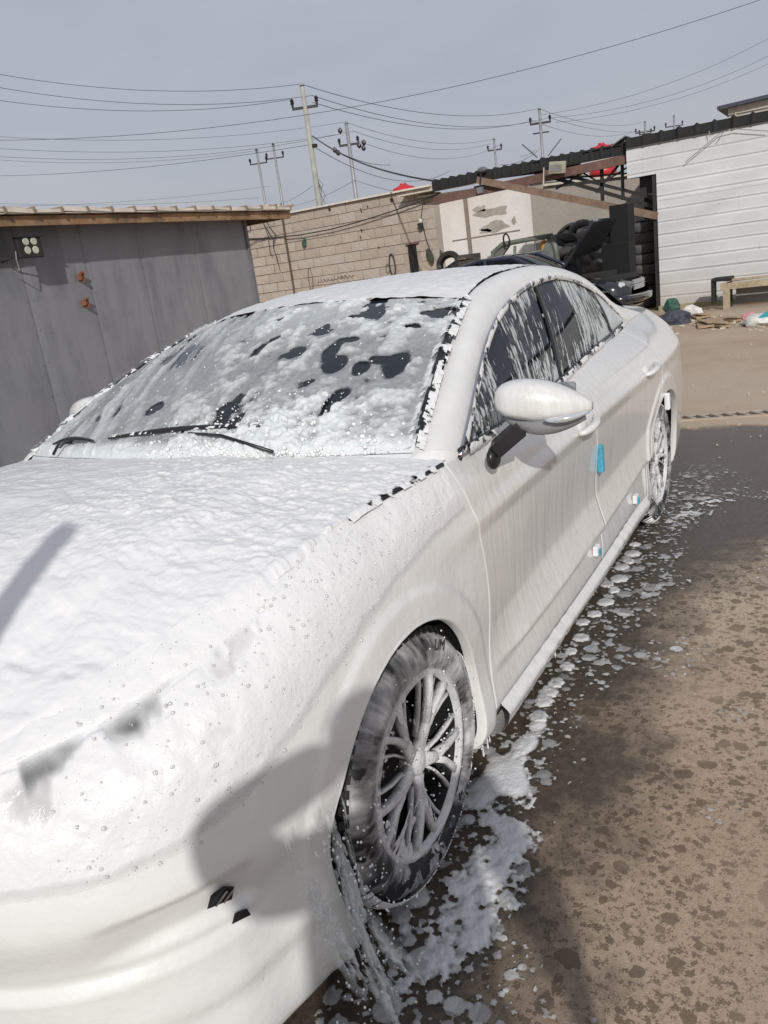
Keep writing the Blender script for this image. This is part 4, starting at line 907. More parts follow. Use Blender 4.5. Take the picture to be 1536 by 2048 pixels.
at = bpy.data.meshes['foam_drip_rafts'].attributes.new('cov', 'FLOAT', 'POINT'); at.data.foreach_set('value', np.full(len(bpy.data.meshes['foam_drip_rafts'].vertices), .72, np.float32))
at = bpy.data.meshes['foam_drip_rafts'].attributes.new('edge', 'FLOAT', 'POINT'); at.data.foreach_set('value', np.full(len(bpy.data.meshes['foam_drip_rafts'].vertices), .93, np.float32))
# drain channel
dr = empty('drain_channel', (-5.42, 1.0, 0), 'narrow drain channel with short bars crossing the sandy yard behind the car', 'drain')
def ab(o, mb, name, mat, **k):
    ob = mb.build(name, mat, None, **k); ob.parent = o; ob.matrix_parent_inverse = Matrix.Translation(o.location).inverted(); return ob
CONC = simple('pale_concrete', (.40, .34, .27), .9, var=.15, sc=5, bmp=.003)
ang = math.atan2(.61, -.12)
ab(dr, MB().box((-5.33, .9, .006), (.035, 4.6, .014), rz=.19).box((-5.51, .94, .008), (.05, 4.6, .02), rz=.19), 'kerb', CONC)
ab(dr, MB().box((-5.42, .92, .003), (.13, 4.6, .004), rz=.19), 'slot', simple('drain_dark', (.10, .07, .05), .9))
for k in range(44):
    t = -2.2+k*.10; ab(dr, MB().box((-5.42-math.sin(.19)*t, .92+math.cos(.19)*t, .009), (.15, .030, .014), rz=.19+.5), 'bar', CONC)
# ================================================================== buildings and yard background
def sub(o, name, mb, mat, smoothf=False, label=None):
    ob = mb.build(name, mat, None, smoothf, label); ob.parent = o; ob.matrix_parent_inverse = Matrix.Translation(o.location).inverted()
    return ob
def sub2(o, ob):
    ob.parent = o; ob.matrix_parent_inverse = Matrix.Translation(o.location).inverted(); return ob
# ---- grey sheet-metal cabin on the left (front face in the plane y = -5)
cab = empty('metal_cabin', (-4, -6.3, 0), 'grey sheet metal cabin with a rusty roof edge, left of the white car', 'cabin')
YG = -5.0
seams = [-7.20, -6.20, -5.32, -4.55, -3.78, -2.9, -1.9, -.9, .1]
for a, b in zip(seams, seams[1:]):
    P = np.zeros((14, 24, 3)); xs = np.linspace(a+.0015, b-.0015, 14); zs = np.linspace(0.01, 2.34, 24)
    P[..., 0] = xs[:, None]; P[..., 2] = zs[None]; P[..., 1] = YG+.012*(fbm(xs[:, None]*1.5, zs[None]*1.2, 0, 3, 700)-.5)+.006*((xs-a-.006 < 1e-6) | (b-.006-xs < 1e-6))[:, None]*-1
    sub2(cab, grid('wall_sheet', P, GSHEET, flip=False, smoothf=True))
sub(cab, 'wall_back', MB().box((-3.55, -6.35, 1.16), (7.30, 2.62, 2.30)), GSHEET)
sub(cab, 'corner_angle', MB().box((-7.205, YG+.004, 1.17), (.05, .03, 2.34)), simple('worn_grey_angle', (.16, .16, .17), .5))
sub(cab, 'roof_edge', MB().box((-3.80, YG+.29, 2.325), (8.0, .05, .085)), RUSTWOOD)
sub(cab, 'roof_edge_end', MB().box((-7.74, YG-1.2, 2.325), (.05, 2.9, .085)), RUSTWOOD)
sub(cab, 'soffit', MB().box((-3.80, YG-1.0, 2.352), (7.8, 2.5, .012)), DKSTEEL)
for k in range(26):
    x0 = -7.75+k*.305
    z = 2.372
    sub(cab, 'roof_sheet', MB().box((x0+.152, YG-.95, z+.012), (.292, 2.62, .010), ry=-.012).box((x0+.152, YG+.355, z+.026+.012*(k % 3)*.5), (.285, .02, .030+.010*(k % 2)), rx=.3, ry=RNG.uniform(-.07, .03)), ROOFSHEET)
    sub(cab, 'roof_rib', MB().box((x0+.003, YG-.93, z+.035), (.020, 2.62, .060)), simple('rib_brown', (.25, .20, .15), .7) if k == 0 else MATS['rib_brown'])
scr = MB()
for x in seams[1:-1]:
    for z in np.arange(.15, 2.25, .30):
        for dx in (-.03, .03): scr.ball((x+dx+RNG.normal(0, .003), YG+.008, z+RNG.normal(0, .01)), .006, 1, (1, .5, 1))
tag(sub(cab, 'fixing_screws', scr, simple('dull_screw', (.20, .17, .15), .6)), kind='stuff')
for (x, z) in ((-4.42, 1.815), (-4.40, 1.565)):
    b = sub(cab, 'rusty_bracket', MB().box((x, YG+.03, z), (.055, .05, .050), rz=.3).box((x+.005, YG+.055, z+.03), (.03, .06, .02), rx=.4).box((x-.01, YG+.05, z-.035), (.02, .05, .03)), RUST)
c = onY(520, 418, YG-.2)
rub = MB()
for k in range(9): rub.ball((c[0]+RNG.uniform(-.35, .30), c[1]+RNG.uniform(-.1, .3), 2.44+RNG.uniform(-.01, .04)), RNG.uniform(.03, .07), 1, (1.3, 1, .6))
tag(rub.build('rubble_heap', simple('pale_rubble', (.46, .38, .30), .9, bmp=.01)), 'pale broken rubble lying on the end of the cabin roof', 'rubble', kind='stuff')
pl = MB().box((-7.7, YG+.1, 2.405), (.75, .10, .03), rz=.05).box((-7.95, YG+.0, 2.44), (.5, .06, .02), rz=-.2).build('loose_board', DKSTEEL); tag(pl, 'dark boards sticking out from the end of the cabin roof', 'board')
c = onY(5, 425, YG-1.2); bx = MB().box((c[0]+.15, YG-1.3, 2.47), (.62, .5, .36), bev=.02).build('roof_tank_box', simple('cream_box', (.48, .44, .35), .6)); tag(bx, 'cream box standing on the cabin roof at the left edge', 'box')
tag(MB().tube([(c[0]-.15, YG-1.1, 2.65), (c[0]-.36, YG-.9, 2.45)], .006, 5).build('guy_wire', WIRE), 'thin black wire running down from the cream roof box', 'wire')
# floodlight with four lenses
p0 = onY(57, 494, YG+.22); fl = empty('floodlight', p0, 'black four-lens floodlight under the cabin roof edge', 'floodlight')
hx = MB().box((0, 0, 0), (.265, .05, .19), bev=.008).box((0, .026, .088), (.30, .03, .012)).build('housing', DKSTEEL, fl)
for dx in (-.043, .043):
    for dz in (-.038, .038):
        l = MB().lathe([(0, .004), (.028, .004), (.034, 0), (.036, -.01)], 20, Matrix.Translation((dx-.008, .0275, dz+.008)) @ Matrix.Rotation(-math.pi/2, 4, 'X')).build('lens', LEDW, fl)
MB().tube([(.10, -.02, -.05), (.155, -.12, -.09), (.155, -.215, -.10)], .008, 6).build('bracket', DKSTEEL, fl)
MB().tube([(.13, -.02, -.03), (.16, .0, -.10), (.13, -.03, -.19), (.10, -.16, -.20)], .005, 5).build('cable', simple('grey_cable', (.3, .3, .3), .6), fl)
# ---- block wall behind (plane x = XB)
XB = -18.6
wall = empty('block_wall', (XB, -10, 0), 'long bare concrete block wall with a pale capping, behind the white car', 'wall')
zt = 3.34; CH = .257; yl, yr = onX(566, 430, XB)[1], onX(868, 420, XB)[1]
sub(wall, 'mortar_core', MB().box((XB-.11, (yl+yr)/2, zt/2), (.20, yr-yl, zt)), MORTAR)
bw = .53; blocks = {}
door_y0, door_y1 = onX(817, 500, XB)[1], onX(834, 500, XB)[1]; dz0, dz1 = 1.0, onX(825, 489, XB)[2]
def blockmesh(w, mi, seed):
    mb = MB().box((0, 0, 0), (.026, w, CH-.016), bev=.005)
    r = random.Random(seed)
    for v in mb.bm.verts: v.co.x += r.uniform(-.004, .004); v.co.z += r.uniform(-.003, .003)
    me = bpy.data.meshes.new('block'); mb.bm.to_mesh(me); mb.bm.free(); me.materials.append(BLOCK[mi]); return me
BM = [blockmesh(bw-.014, k % 4, k) for k in range(8)]; BH = [blockmesh(bw/2-.014, k % 4, 20+k) for k in range(4)]
def put_block(o, me, loc, rz=0):
    b = bpy.data.objects.new('block', me); COL.objects.link(b); b.parent = o; b.matrix_parent_inverse = Matrix.Translation(o.location).inverted(); b.location = loc; b.rotation_euler = (RNG.normal(0, .002), 0, rz+RNG.normal(0, .002))
nrow = 13
for r in range(nrow):
    z = zt-CH*(r+.5); y = yl+(bw/2 if r % 2 else 0)
    if r % 2: put_block(wall, BH[r % 4], (XB+.0, yl+bw/4, z))
    while y < yr-.05:
        w = min(bw, yr-y); cy = y+w/2
        if not (door_y0-.1 < cy < door_y1+.1 and dz0 < z < dz1+.02):
            me = BM[int(RNG.integers(8))] if w > bw*.8 else BH[int(RNG.integers(4))]
            put_block(wall, me, (XB+RNG.uniform(-.006, .008), cy if w > bw*.8 else y+bw/4, z))
        y += bw
sub(wall, 'capping', MB().box((XB-.05, (yl+yr)/2, zt+.022), (.34, yr-yl, .045)), simple('pale_capping', (.58, .54, .48), .8))
sub(wall, 'window_opening', MB().box((XB+.028, (door_y0+door_y1)/2, (dz0+dz1)/2), (.012, door_y1-door_y0, dz1-dz0)), simple('dark_opening', (.012, .011, .010), .9))
sub(wall, 'lintel', MB().box((XB+.05, (door_y0+door_y1)/2+.03, dz1+.03), (.07, (door_y1-door_y0)*1.5, .05)), simple('reddish_lintel', (.16, .09, .075), .8))
hm = simple('dark_hole', (.03, .025, .02), .9)
for (u, v, w, h_) in ((659, 419, .07, .06), (735, 413, .035, .04), (783, 400, .07, .09), (757, 495, .04, .04), (723, 461, .03, .08), (722, 421, .02, .12), (721, 475, .02, .09)):
    c = onX(u, v, XB+.034); sub(wall, 'chipped_hole', MB().box(c, (.012, w, h_), rx=.2), hm)
# writing on the wall: dark brushed strokes (two lines of script)
def stroke(mb, pts, r=.011):
    mb.tube([Vector(onX(u, v, XB+.026)) for u, v in pts], r*.62, 5)
mb = MB(); rr = random.Random(3)
u = 634
base = lambda u: 566-(u-634)*.195
while u < 706:
    w = rr.uniform(5, 9); h_ = rr.uniform(3, 7); k = rr.random()
    stroke(mb, [(u, base(u)), (u+w*.35, base(u)+rr.uniform(0, 2)), (u+w*.7, base(u+w)-rr.uniform(0, 3)), (u+w, base(u+w))])
    if k < .45: stroke(mb, [(u+w*.5, base(u)-h_-4), (u+w*.45, base(u)-.5)])
    elif k < .75: stroke(mb, [(u+w*.2, base(u)-3), (u+w*.5, base(u)-6), (u+w*.8, base(u)-3.5), (u+w*.5, base(u)-2)])
    if rr.random() < .5: stroke(mb, [(u+w*.4, base(u)+3.5), (u+w*.4+1.2, base(u)+3.4)], .014)
    u += w*.93
tag(mb.build('wall_writing', GRAF, None), kind='stuff'); wr = bpy.data.objects['wall_writing']; sub2(wall, wr)
mb = MB(); u = 652
while u < 708:
    w = rr.uniform(4, 8); b_ = lambda u: 581-(u-652)*.19
    stroke(mb, [(u, b_(u)), (u+w*.5, b_(u)-rr.uniform(0, 3)), (u+w, b_(u+w))], .009); u += w*1.1
wr = mb.build('wall_writing', GRAF, None); tag(wr, kind='stuff'); sub2(wall, wr)
# side pier wall at the left end, coarser joints
pier = empty('pier_wall', (XB+.5, yl-.8, 0), 'short block pier with open mortar joints, at the left end of the long wall', 'wall')
XP = XB+.10; ypl = yl-2.4
sub(pier, 'mortar_core', MB().box((XP-.15, (ypl+yl)/2, 1.68), (.25, yl-ypl, 3.32)), simple('dark_mortar', (.12, .095, .075), .9))
for r in range(13):
    z = 3.33-CH*(r+.5); y = ypl+(bw/2 if r % 2 else 0)
    while y < yl-.1:
        w = min(bw, yl-y); me = BM[int(RNG.integers(8))] if w > bw*.8 else BH[int(RNG.integers(4))]
        put_block(pier, me, (XP-.01+RNG.uniform(-.012, .010), y+(bw/2 if w > bw*.8 else bw/4), z)); y += bw
# cables hanging at the pier
mb = MB()
for k, pts in enumerate([[(520, 432), (530, 452), (546, 478), (548, 500), (556, 520)], [(526, 430), (540, 455), (552, 470), (546, 492), (560, 540)], [(522, 434), (536, 470), (540, 505), (545, 512)], [(497, 492), (515, 480), (530, 478)], [(494, 446), (500, 450), (501, 462), (494, 464)]]):
    w_ = MB().tube([Vector(onX(u, v, XP+.06)) for u, v in pts], .011, 5).build('hanging_cable', WIRE); tag(w_, ['longest black cable hanging down the block pier', 'black cable hanging down the pier with a bend near its middle', 'shortest drooping black cable near the pier top', 'slanting short cable low on the left of the pier', 'small cable hook at the top left corner of the pier'][k], 'cable', 'black cables hanging at the pier')
w_ = MB().tube([Vector(onX(u, v, XB+.15)) for u, v in ((493, 478), (540, 476), (600, 470), (660, 459), (720, 443), (780, 424), (830, 407), (880, 386))], .017, 6).build('wall_cable', WIRE); tag(w_, 'thick black cable sagging across the front of the block wall', 'cable')
# things on the block wall
c = onX(608, 487, XB+.09); g_ = MB().ball(c, .085, 2, (.7, .8, 1.25)).ball(c+np.array([.02, .05, .10]), .05, 2, (.8, 1, .8))
for v in g_.bm.verts: v.co += Vector((RNG.uniform(-.01, .01),)*3)
tag(g_.build('green_bag', GREENB), 'small green plastic bag hanging on a nail in the block wall', 'bag')
def loop(u0, v0, u1, v1, nm, lab, cat, r=.012, mat=WIRE, x=XB+.06):
    um, vm = (u0+u1)/2, (v0+v1)/2; pts = [Vector(onX(um+(u1-u0)/2*math.cos(a)+(vm-(vm+(v1-v0)/2*math.sin(a)))*-.12, vm+(v1-v0)/2*math.sin(a), x)) for a in np.linspace(0, 2*math.pi, 22)]
    return tag(MB().tube(pts, r, 6).build(nm, mat), lab, cat)
loop(617, 536, 625, 580, 'hanging_strap', 'thin wire loop hanging low on the block wall, left of the writing', 'wire loop', .008, simple('rusty_wire', (.10, .06, .045), .8))
loop(779, 508, 790, 552, 'hose_coil', 'dark hose coil hanging beside the narrow wall opening', 'hose', .020)
loop(772, 528, 779, 546, 'wire_ring', 'small wire ring on the wall left of the hose coil', 'wire ring', .007)
# ---- plaster wall under and beside the shed
pw = empty('plaster_wall', (XB, -5, 0), 'patchy white and grey plastered wall behind the tyre shed', 'wall')
def patch_(name, us, mat, z0=0., ztl=None, ztr=None, off=0.):
    ya, yb = onX(us[0], 460, XB)[1], onX(us[1], 460, XB)[1]; zl = ztl; zr = ztr
    mb = MB(); x = XB+off
    mb.poly([(x, ya, z0), (x, yb, z0), (x, yb, zr), (x, ya, zl)], th=(-.18, 0, 0)); return sub(pw, name, mb, mat)
patch_('grey_render', (850, 884), PLASTERG, 0, 3.20, 3.18); patch_('white_plaster', (884, 1066), PLASTER, 0, 3.12, 2.98, .006)
patch_('bare_render', (1066, 1345), PLASTERG, 0, 2.98, 2.72)
for pts, th_ in (([(858, 388), (875, 470), (850, 472)], .0),):
    pass
for (ua, ub, v, m_) in ((935, 940, 440, simple('rusty_pipe', (.24, .19, .16), .7)), ):
    a = onX(930, 395, XB+.06); b = onX(942, 505, XB+.06); sub(pw, 'down_pipe', MB().beam((XB+.05, a[1], 3.0), (XB+.05, a[1]+.02, .2), .07), m_)
sub(pw, 'plaster_crack', MB().beam(onX(905, 482, XB+.010), onX(1040, 460, XB+.010), .02, .03), MATS['rusty_pipe'])
pm = simple('bare_patch', (.36, .32, .285), .9, var=.2)
for (u, v, w, h_) in ((985, 424, .9, .22), (960, 418, .35, .15), (990, 453, .75, .25), (1028, 441, .12, .18), (970, 462, .3, .12)):
    c = onX(u, v, XB+.012); xo = XB+.010+.0025*(int(u) % 5); mb = MB(); pts = [(xo, c[1]+w/2*math.cos(a)*(1+.25*math.sin(3*a+u)), c[2]+h_/2*math.sin(a)*(1+.25*math.cos(4*a+v))) for a in np.linspace(0, 2*math.pi, 18)[:-1]]
    mb.poly(pts, th=(-.0015, 0, 0)); sub(pw, 'bare_patch', mb, pm)
mb = MB().box((XB-.3, onX(1000, 460, XB)[1], 3.06), (.9, 4.2, .03), rx=-.035).box((XB+.15, onX(860, 460, XB)[1]+.4, 3.22), (.5, 2.0, .03), rx=.0); sub(pw, 'wall_top_sheet', mb, simple('cream_sheet', (.55, .50, .42), .7))
sub(pw, 'wall_top_sheet', MB().box((XB-.5, onX(1230, 460, XB)[1], 2.80), (1.2, 3.2, .05), rx=-.05), MATS['cream_sheet'])
# conduit, wall lamp, hanging dark things
sub(pw, 'conduit', MB().tube([Vector(onX(u, v, XB+.05)) for u, v in ((880, 405), (846, 407), (842, 436), (845, 446), (852, 478), (860, 500))], .012, 6), WIRE)
c = onX(841, 442, XB+.15); wl = empty('wall_lamp', c, 'small white-capped lamp at the corner of the block wall', 'lamp'); MB().ball((0, 0, 0), .05, 2, (1, 1, 1.2)).build('bulb_cap', WHITEB, wl, True); MB().box((-.03, -.04, -.12), (.06, .10, .16), rx=.4).build('lamp_bracket', DKSTEEL, wl)
c = onX(860, 512, XB+.12); b_ = MB().ball(c, .11, 2, (.5, .9, 1.9), Matrix.Rotation(.25, 3, 'X')); tag(b_.build('dark_pouch', simple('dark_green_cloth', (.05, .055, .04), .9)), 'dark oval pouch hanging below the conduit on the plaster wall', 'pouch')
c = onX(884, 508, XB+.1); tag(MB().ball(c, .06, 1, (.5, .7, 2.2), Matrix.Rotation(.35, 3, 'X')).build('hanging_rag', simple('brown_cloth', (.09, .06, .05), .9)), 'small brown rag hanging on the plaster wall near the tyres', 'rag')
# ---- tyre shed: open steel frame with black roof sheeting
XS = -15.3
shed = empty('tyre_shed', (XS, -3.8, 0), 'open steel-framed tyre shed with a black corrugated roof edge', 'shed')
y0, y1 = -6.16, -2.02
def corr(name, ya, yb, zt_, zb_, x, mat, o, pitch=.20):
    n = int((yb-ya)/.02); ys = np.linspace(ya, yb, n); d = np.mod(ys-ya, pitch)/pitch; bump = np.where(d < .22, np.sin(d/.22*math.pi), 0)*.035
    P = np.zeros((n, 4, 3)); P[..., 1] = ys[:, None]
    P[:, 0] = np.stack([x+bump*.6, ys, zb_+0*ys], -1); P[:, 1] = np.stack([x+bump*.6, ys, zt_+bump*.3], -1); P[:, 2] = np.stack([x-.05+bump*0, ys, zt_+bump+.01], -1); P[:, 3] = np.stack([x-.30+0*ys, ys, zt_+bump+.01], -1)
    ob = grid(name, P, mat, flip=True, smoothf=False); return sub2(o, ob)
k = 0; ya = y0
while ya < y1-.1:
    yb = min(ya+.80, y1+.06); corr('roof_edge_sheet', ya, yb, 3.13+.004*(k % 2)+.01*k*.2, 2.93, XS+.004*(k % 2), FASC, shed); ya = yb; k += 1
sub(shed, 'roof_sheet', MB().box((XS-.45, -2.9, 3.10), (.9, 2.1, .02)), DKSTEEL); sub(shed, 'rear_or_shade_panel', MB().box((XS-1.45, -1.70, 1.1), (.04, .75, 2.2)), DKSTEEL)  # dark upright panel stands in for the shade behind the tyre stack
sub(shed, 'roof_sheet', MB().box((XS-.22, -5.0, 3.11), (.35, 2.3, .02)), DKSTEEL)
def beam(a, b, w, mat, nm='truss_bar', h=None): return sub(shed, nm, MB().beam(a, b, w, h), mat)
S = lambda u, v, dx=0: Vector(onX(u, v, XS+dx))
beam(S(868, 402, -.06), S(1256, 318, -.06), .10, BROWNST, 'eave_beam', .16)
beam(S(955, 360, .05), S(1316, 432, .05), .10, BEAMW, 'brace_beam', .13)
beam((XS, -1.56, 0), (XS, -1.56, 2.75), .09, DKSTEEL, 'post')
for a, b, w in (((1060, 342), (1316, 416), .07), ((1110, 345), (1316, 398), .06), ((1110, 352), (1256, 322), .07), ((1203, 322), (1205, 402), .06), ((1244, 312), (1246, 400), .055), ((1292, 352), (1292, 395), .04),
                ((1112, 378), (1190, 330), .035), ((1140, 330), (1190, 360), .03), ((1192, 385), (1244, 322), .04), ((1208, 364), (1256, 334), .03), ((1090, 338), (1256, 300), .05), ((1060, 362), (1313, 342), .03)):
    beam(S(*a, -.25), S(*b, -.25), w, DKSTEEL)
beam(S(1005, 350, -.6), S(1160, 330, -.6), .12, DKSTEEL); beam(S(950, 378, -.4), S(1000, 368, -.4), .10, DKSTEEL); beam(S(1088, 335, .05), S(1087, 372, .05), .025, simple('pale_strut', (.45, .42, .38), .7), 'strut')
tb = MB().box(S(1297, 368, -.3), (.15, .30, .34)); tag(tb.build('hanging_box', DKSTEEL), 'black box hanging at the shed corner behind the white cladding', 'box')
p_ = S(1115, 335, .12); fl2 = empty('shed_floodlight', p_, 'cream-faced floodlight mounted below the shed roof edge', 'floodlight'); MB().box((0, 0, 0), (.08, .33, .22), rx=-.12, bev=.01).build('housing', simple('cream_plastic', (.34, .33, .25), .5), fl2); MB().box((.045, -.02, -.01), (.01, .24, .13), rx=-.12).build('lens', simple('dull_lens', (.22, .21, .19), .3), fl2); MB().box((-.02, -.17, -.06), (.08, .15, .10)).build('bracket', BROWNST, fl2)
p_ = S(965, 345, .1); f3 = empty('roof_floodlight', p_, 'dark floodlight clamped on the shed roof edge at left', 'floodlight'); MB().ball((0, 0, .05), .10, 2, (.7, 1.1, .6)).build('head', simple('grey_plastic', (.12, .12, .13), .5), f3, True); MB().beam((0, -.03, 0), (0, -.09, -.30), .03).build('arm', DKSTEEL, f3); MB().box((0, -.08, -.33), (.08, .12, .12)).build('ballast_box', simple('grey_box', (.18, .18, .2), .5), f3)
c = S(1240, 283, -.1); tag(MB().box(c, (.3, .30, .02), rx=.45).build('bent_roof_sheet', simple('grey_bent_sheet', (.17, .17, .17), .5)), 'bent grey sheet sticking up beside the white cladding', 'metal sheet')
for (u, v, lab) in ((908, 389, 'left'), (985, 380, 'right')):
    c = S(u, v, -.3); tag(MB().beam(c+Vector((0, -.10, -.03)), c+Vector((0, .10, .03)), .05).build('tube_lamp', WHITEB), 'short white tube lamp, the %s of two under the shed eave' % lab, 'lamp')
# ---- white corrugated cladding
clad = empty('clad_wall', (XS+.1, .5, 0), 'white horizontally ribbed sheet metal wall with a black fascia', 'wall')
def cladsheet(ya, yb, za, zb, x):
    zs = np.arange(za, zb+.001, .0144); d = np.mod(zs, .230)/.230; prof = np.where(d < .14, np.sin(d/.14*math.pi)*-.018, 0)+np.where((d > .14) & (d < .24), .006, 0)
    ys = np.linspace(ya, yb, 24); P = np.zeros((24, len(zs), 3)); P[..., 0] = (x+prof[None]+.008*(fbm(ys[:, None]*1.2, zs[None]*2, 0, 2, 71)-.5)); P[..., 1] = ys[:, None]+.0*zs; P[..., 2] = zs[None]+.012*(fbm(ys[:, None]*.9, zs[None]*1., 0, 2, 72)-.5)
    return sub2(clad, grid('cladding_sheet', P, CLAD, smoothf=False, flip=False))
lv = [0.06, .70, 1.40, 2.02, 2.50, 3.06]
for k, (a, b) in enumerate(zip(lv, lv[1:])):
    yl_ = -1.52 if b < 2.52 else -2.05
    cladsheet(yl_, 2.1, a, b+.02, XS+.08+.006*(k % 2)); cladsheet(2.1, 5.6, a, b+.02, XS+.09+.006*(k % 2))
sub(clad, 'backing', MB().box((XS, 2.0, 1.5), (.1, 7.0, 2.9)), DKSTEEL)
sub(clad, 'plinth', MB().box((XS+.06, 2.0, .03), (.14, 7.1, .12)), simple('earthy_plinth', (.30, .26, .17), .9))
ya = -2.05; k = 0
while ya < 5.4:
    yb = ya+.92; corr('fascia_sheet', ya, yb, 3.19, 3.02, XS+.13+.004*(k % 2), FASC, clad, .30); ya = yb; k += 1
sub(clad, 'roof_sheet', MB().box((XS-1.5, 1.8, 3.17), (3.2, 7.5, .02)), DKSTEEL)
for k, pts in enumerate([[(1536, 262), (1470, 258), (1440, 266), (1400, 300), (1370, 325)], [(1448, 262), (1440, 275), (1436, 280)], [(1418, 262), (1420, 274)]]):
    tag(MB().tube([Vector(onX(u, v, XS+.17)) for u, v in pts], .008, 5).build('loose_wire', simple('pale_wire', (.28, .27, .25), .6) if k == 0 else MATS['pale_wire']), ['long pale wire drooping across the top of the white ribbed wall', 'short wire end hanging right of the middle of the white wall top', 'short wire end hanging nearest the shed on the white wall top'][k], 'wire', 'loose wires on the white wall')
# shed interior: dark side and rear behind the cladding
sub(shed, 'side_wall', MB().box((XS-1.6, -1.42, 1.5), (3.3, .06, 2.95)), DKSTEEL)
# tall black cabinet, tyres, cars
BLK = simple('matt_black', (.006, .006, .007), .9)
tag(MB().box((-14.6, onX(1246, 480, -14.6)[1], 1.02), (.5, .34, 2.03), bev=.01).box((-14.35, onX(1243, 580, -14.35)[1]-.02, .70), (.5, .50, 1.35), bev=.01).build('steel_cabinet', BLK), 'tall black steel cabinet standing beside the raised bonnet of the dark car', 'cabinet')
def tyremesh():
    mb = MB(); mb.lathe([(.19, -.09), (.20, -.10), (.27, -.105), (.31, -.08), (.325, -.05), (.325, .05), (.31, .08), (.27, .105), (.20, .10), (.19, .09), (.21, .07), (.235, .03), (.235, -.03), (.21, -.07)], 26, close=True)
    me = bpy.data.meshes.new('tyre'); bmesh.ops.recalc_face_normals(mb.bm, faces=mb.bm.faces[:]); mb.bm.to_mesh(me); mb.bm.free(); me.polygons.foreach_set('use_smooth', [True]*len(me.polygons)); return me
TYM = [tyremesh() for k in range(3)]
for me, m_ in zip(TYM, (simple('dusty_tyre', (.055, .053, .05), .8, var=.3), simple('old_grey_tyre', (.10, .095, .09), .85, var=.3), simple('pale_dusty_tyre', (.20, .175, .16), .9, var=.2))): me.materials.append(m_)
def tyre(c, rot, mi, lab, grp):
    o = bpy.data.objects.new('loose_tyre', TYM[mi]); COL.objects.link(o); o.location = c; o.rotation_euler = rot; tag(o, lab, 'tyre', grp)
HL, HG = 'old dusty tyre in the big heap inside the shed', 'old tyres heaped in the shed'
hp = [(1135, 470), (1152, 480), (1140, 492), (1160, 492), (1175, 478), (1165, 468), (1196, 470), (1205, 482), (1190, 492), (1215, 462), (1222, 474), (1210, 496), (1128, 484), (1120, 496), (1150, 505), (1175, 502), (1200, 508), (1215, 520), (1190, 520), (1165, 516), (1140, 514), (1222, 505), (1180, 530), (1205, 535), (1155, 528)]
for k, (u, v) in enumerate(hp):
    c = onX(u, v, -17.7+RNG.uniform(-.35, .35)+(v-490)*.022); tyre(c, (RNG.uniform(-.9, .9), RNG.uniform(.0, 1.1), RNG.uniform(0, 3)), int(RNG.integers(2)), HL, HG)
c = onX(1183, 463, -17.2)
for k in range(3): tyre(c+np.array([0, .01*k, -.20*k]), (.03, .12, 0), 2, 'pale brown tyre, %s of three stacked on the tyre heap' % ['top', 'middle', 'bottom'][k], 'pale tyres stacked on the heap')
for k in range(8): 
    c = onX(1292, 452+k*21, -16.2); tyre((c[0], c[1]+.03*math.sin(k*2), c[2]), (.08*math.sin(k), .1, 0), 1 if k < 5 else 0, 'grey tyre, %s of the tall stack beside the black shed post' % ['topmost','second','third','fourth','fifth','sixth','seventh','lowest'][k], 'tyres stacked beside the shed post')
for (u, v, rt, mi, lab) in ((898, 528, (.2, 1.2, .3), 1, 'dusty tyre leaning on the plaster wall, leftmost of the loose tyres'), (925, 530, (.1, .4, 0), 0, 'dark tyre lying flat between the leaning tyre and the crate'), (912, 534, (.3, .3, 0), 1, 'grey tyre lying behind the roof of the white car')):
    tyre(onX(u, v, -17.9), rt, mi, lab, 'loose tyres by the plaster wall')
c = onX(938, 513, -17.8); cm = MB()
for k in range(3): cm.box((c[0], c[1], c[2]-.14*k), (.4, .46, .12), rx=.08*(k % 2)-.02, bev=.01)
tag(cm.build('crate_stack', simple('dusty_crate', (.22, .19, .16), .9)), 'dusty stack of flat cases next to the leaning tyre', 'crate')
tag(MB().box(onX(1098, 497, -16.6), (.3, .26, .12), rx=-.5, bev=.02).ball(onX(1088, 488, -16.6), .10, 1, (1, .8, 1.2)).build('orange_bag', ORANGE), 'orange tool bag lying on the dark car shape under the shed', 'bag')
# ---- dull grey stripped cab frame
cabf = empty('stripped_cab', onX(1050, 520, -16.4), 'stripped grey-green pickup cab frame standing by the white plaster', 'car cab')
C_ = lambda u, v, d=0: Vector(onX(u, v, -16.4+d))
for pts, r in (([(986, 545), (986, 505), (1004, 489), (1050, 480), (1105, 471)], .055), ([(1028, 545), (1030, 492)], .035), ([(1105, 471), (1112, 500), (1116, 530)], .06), ([(990, 515), (1020, 512), (1090, 500)], .02), ([(1052, 484), (1054, 520)], .012), ([(1070, 482), (1072, 520)], .012)):
    sub(cabf, 'frame_tube', MB().tube([C_(*q) for q in pts], r, 8), CARGR, True)
sub(cabf, 'side_panel', MB().poly([C_(984, 545), C_(985, 506), C_(1003, 491), C_(1020, 489), C_(1004, 512), C_(1004, 545)], th=(-.1, 0, 0)), CARGR)
sub(cabf, 'rear_or_shade_panel', MB().poly([C_(1085, 545), C_(1083, 505), C_(1095, 476), C_(1108, 473), C_(1118, 545)], th=(-.1, 0, 0)), CARGR)
sub(cabf, 'lower_body', MB().box((-16.7, C_(1050, 520).y, .62), (.9, 1.7, .95), bev=.05), CARGR)
loop(1007, 468, 1019, 492, 'hanging_hoop', 'black rubber hoop standing on the grey cab frame', 'hoop', .02, DKSTEEL, -16.3)
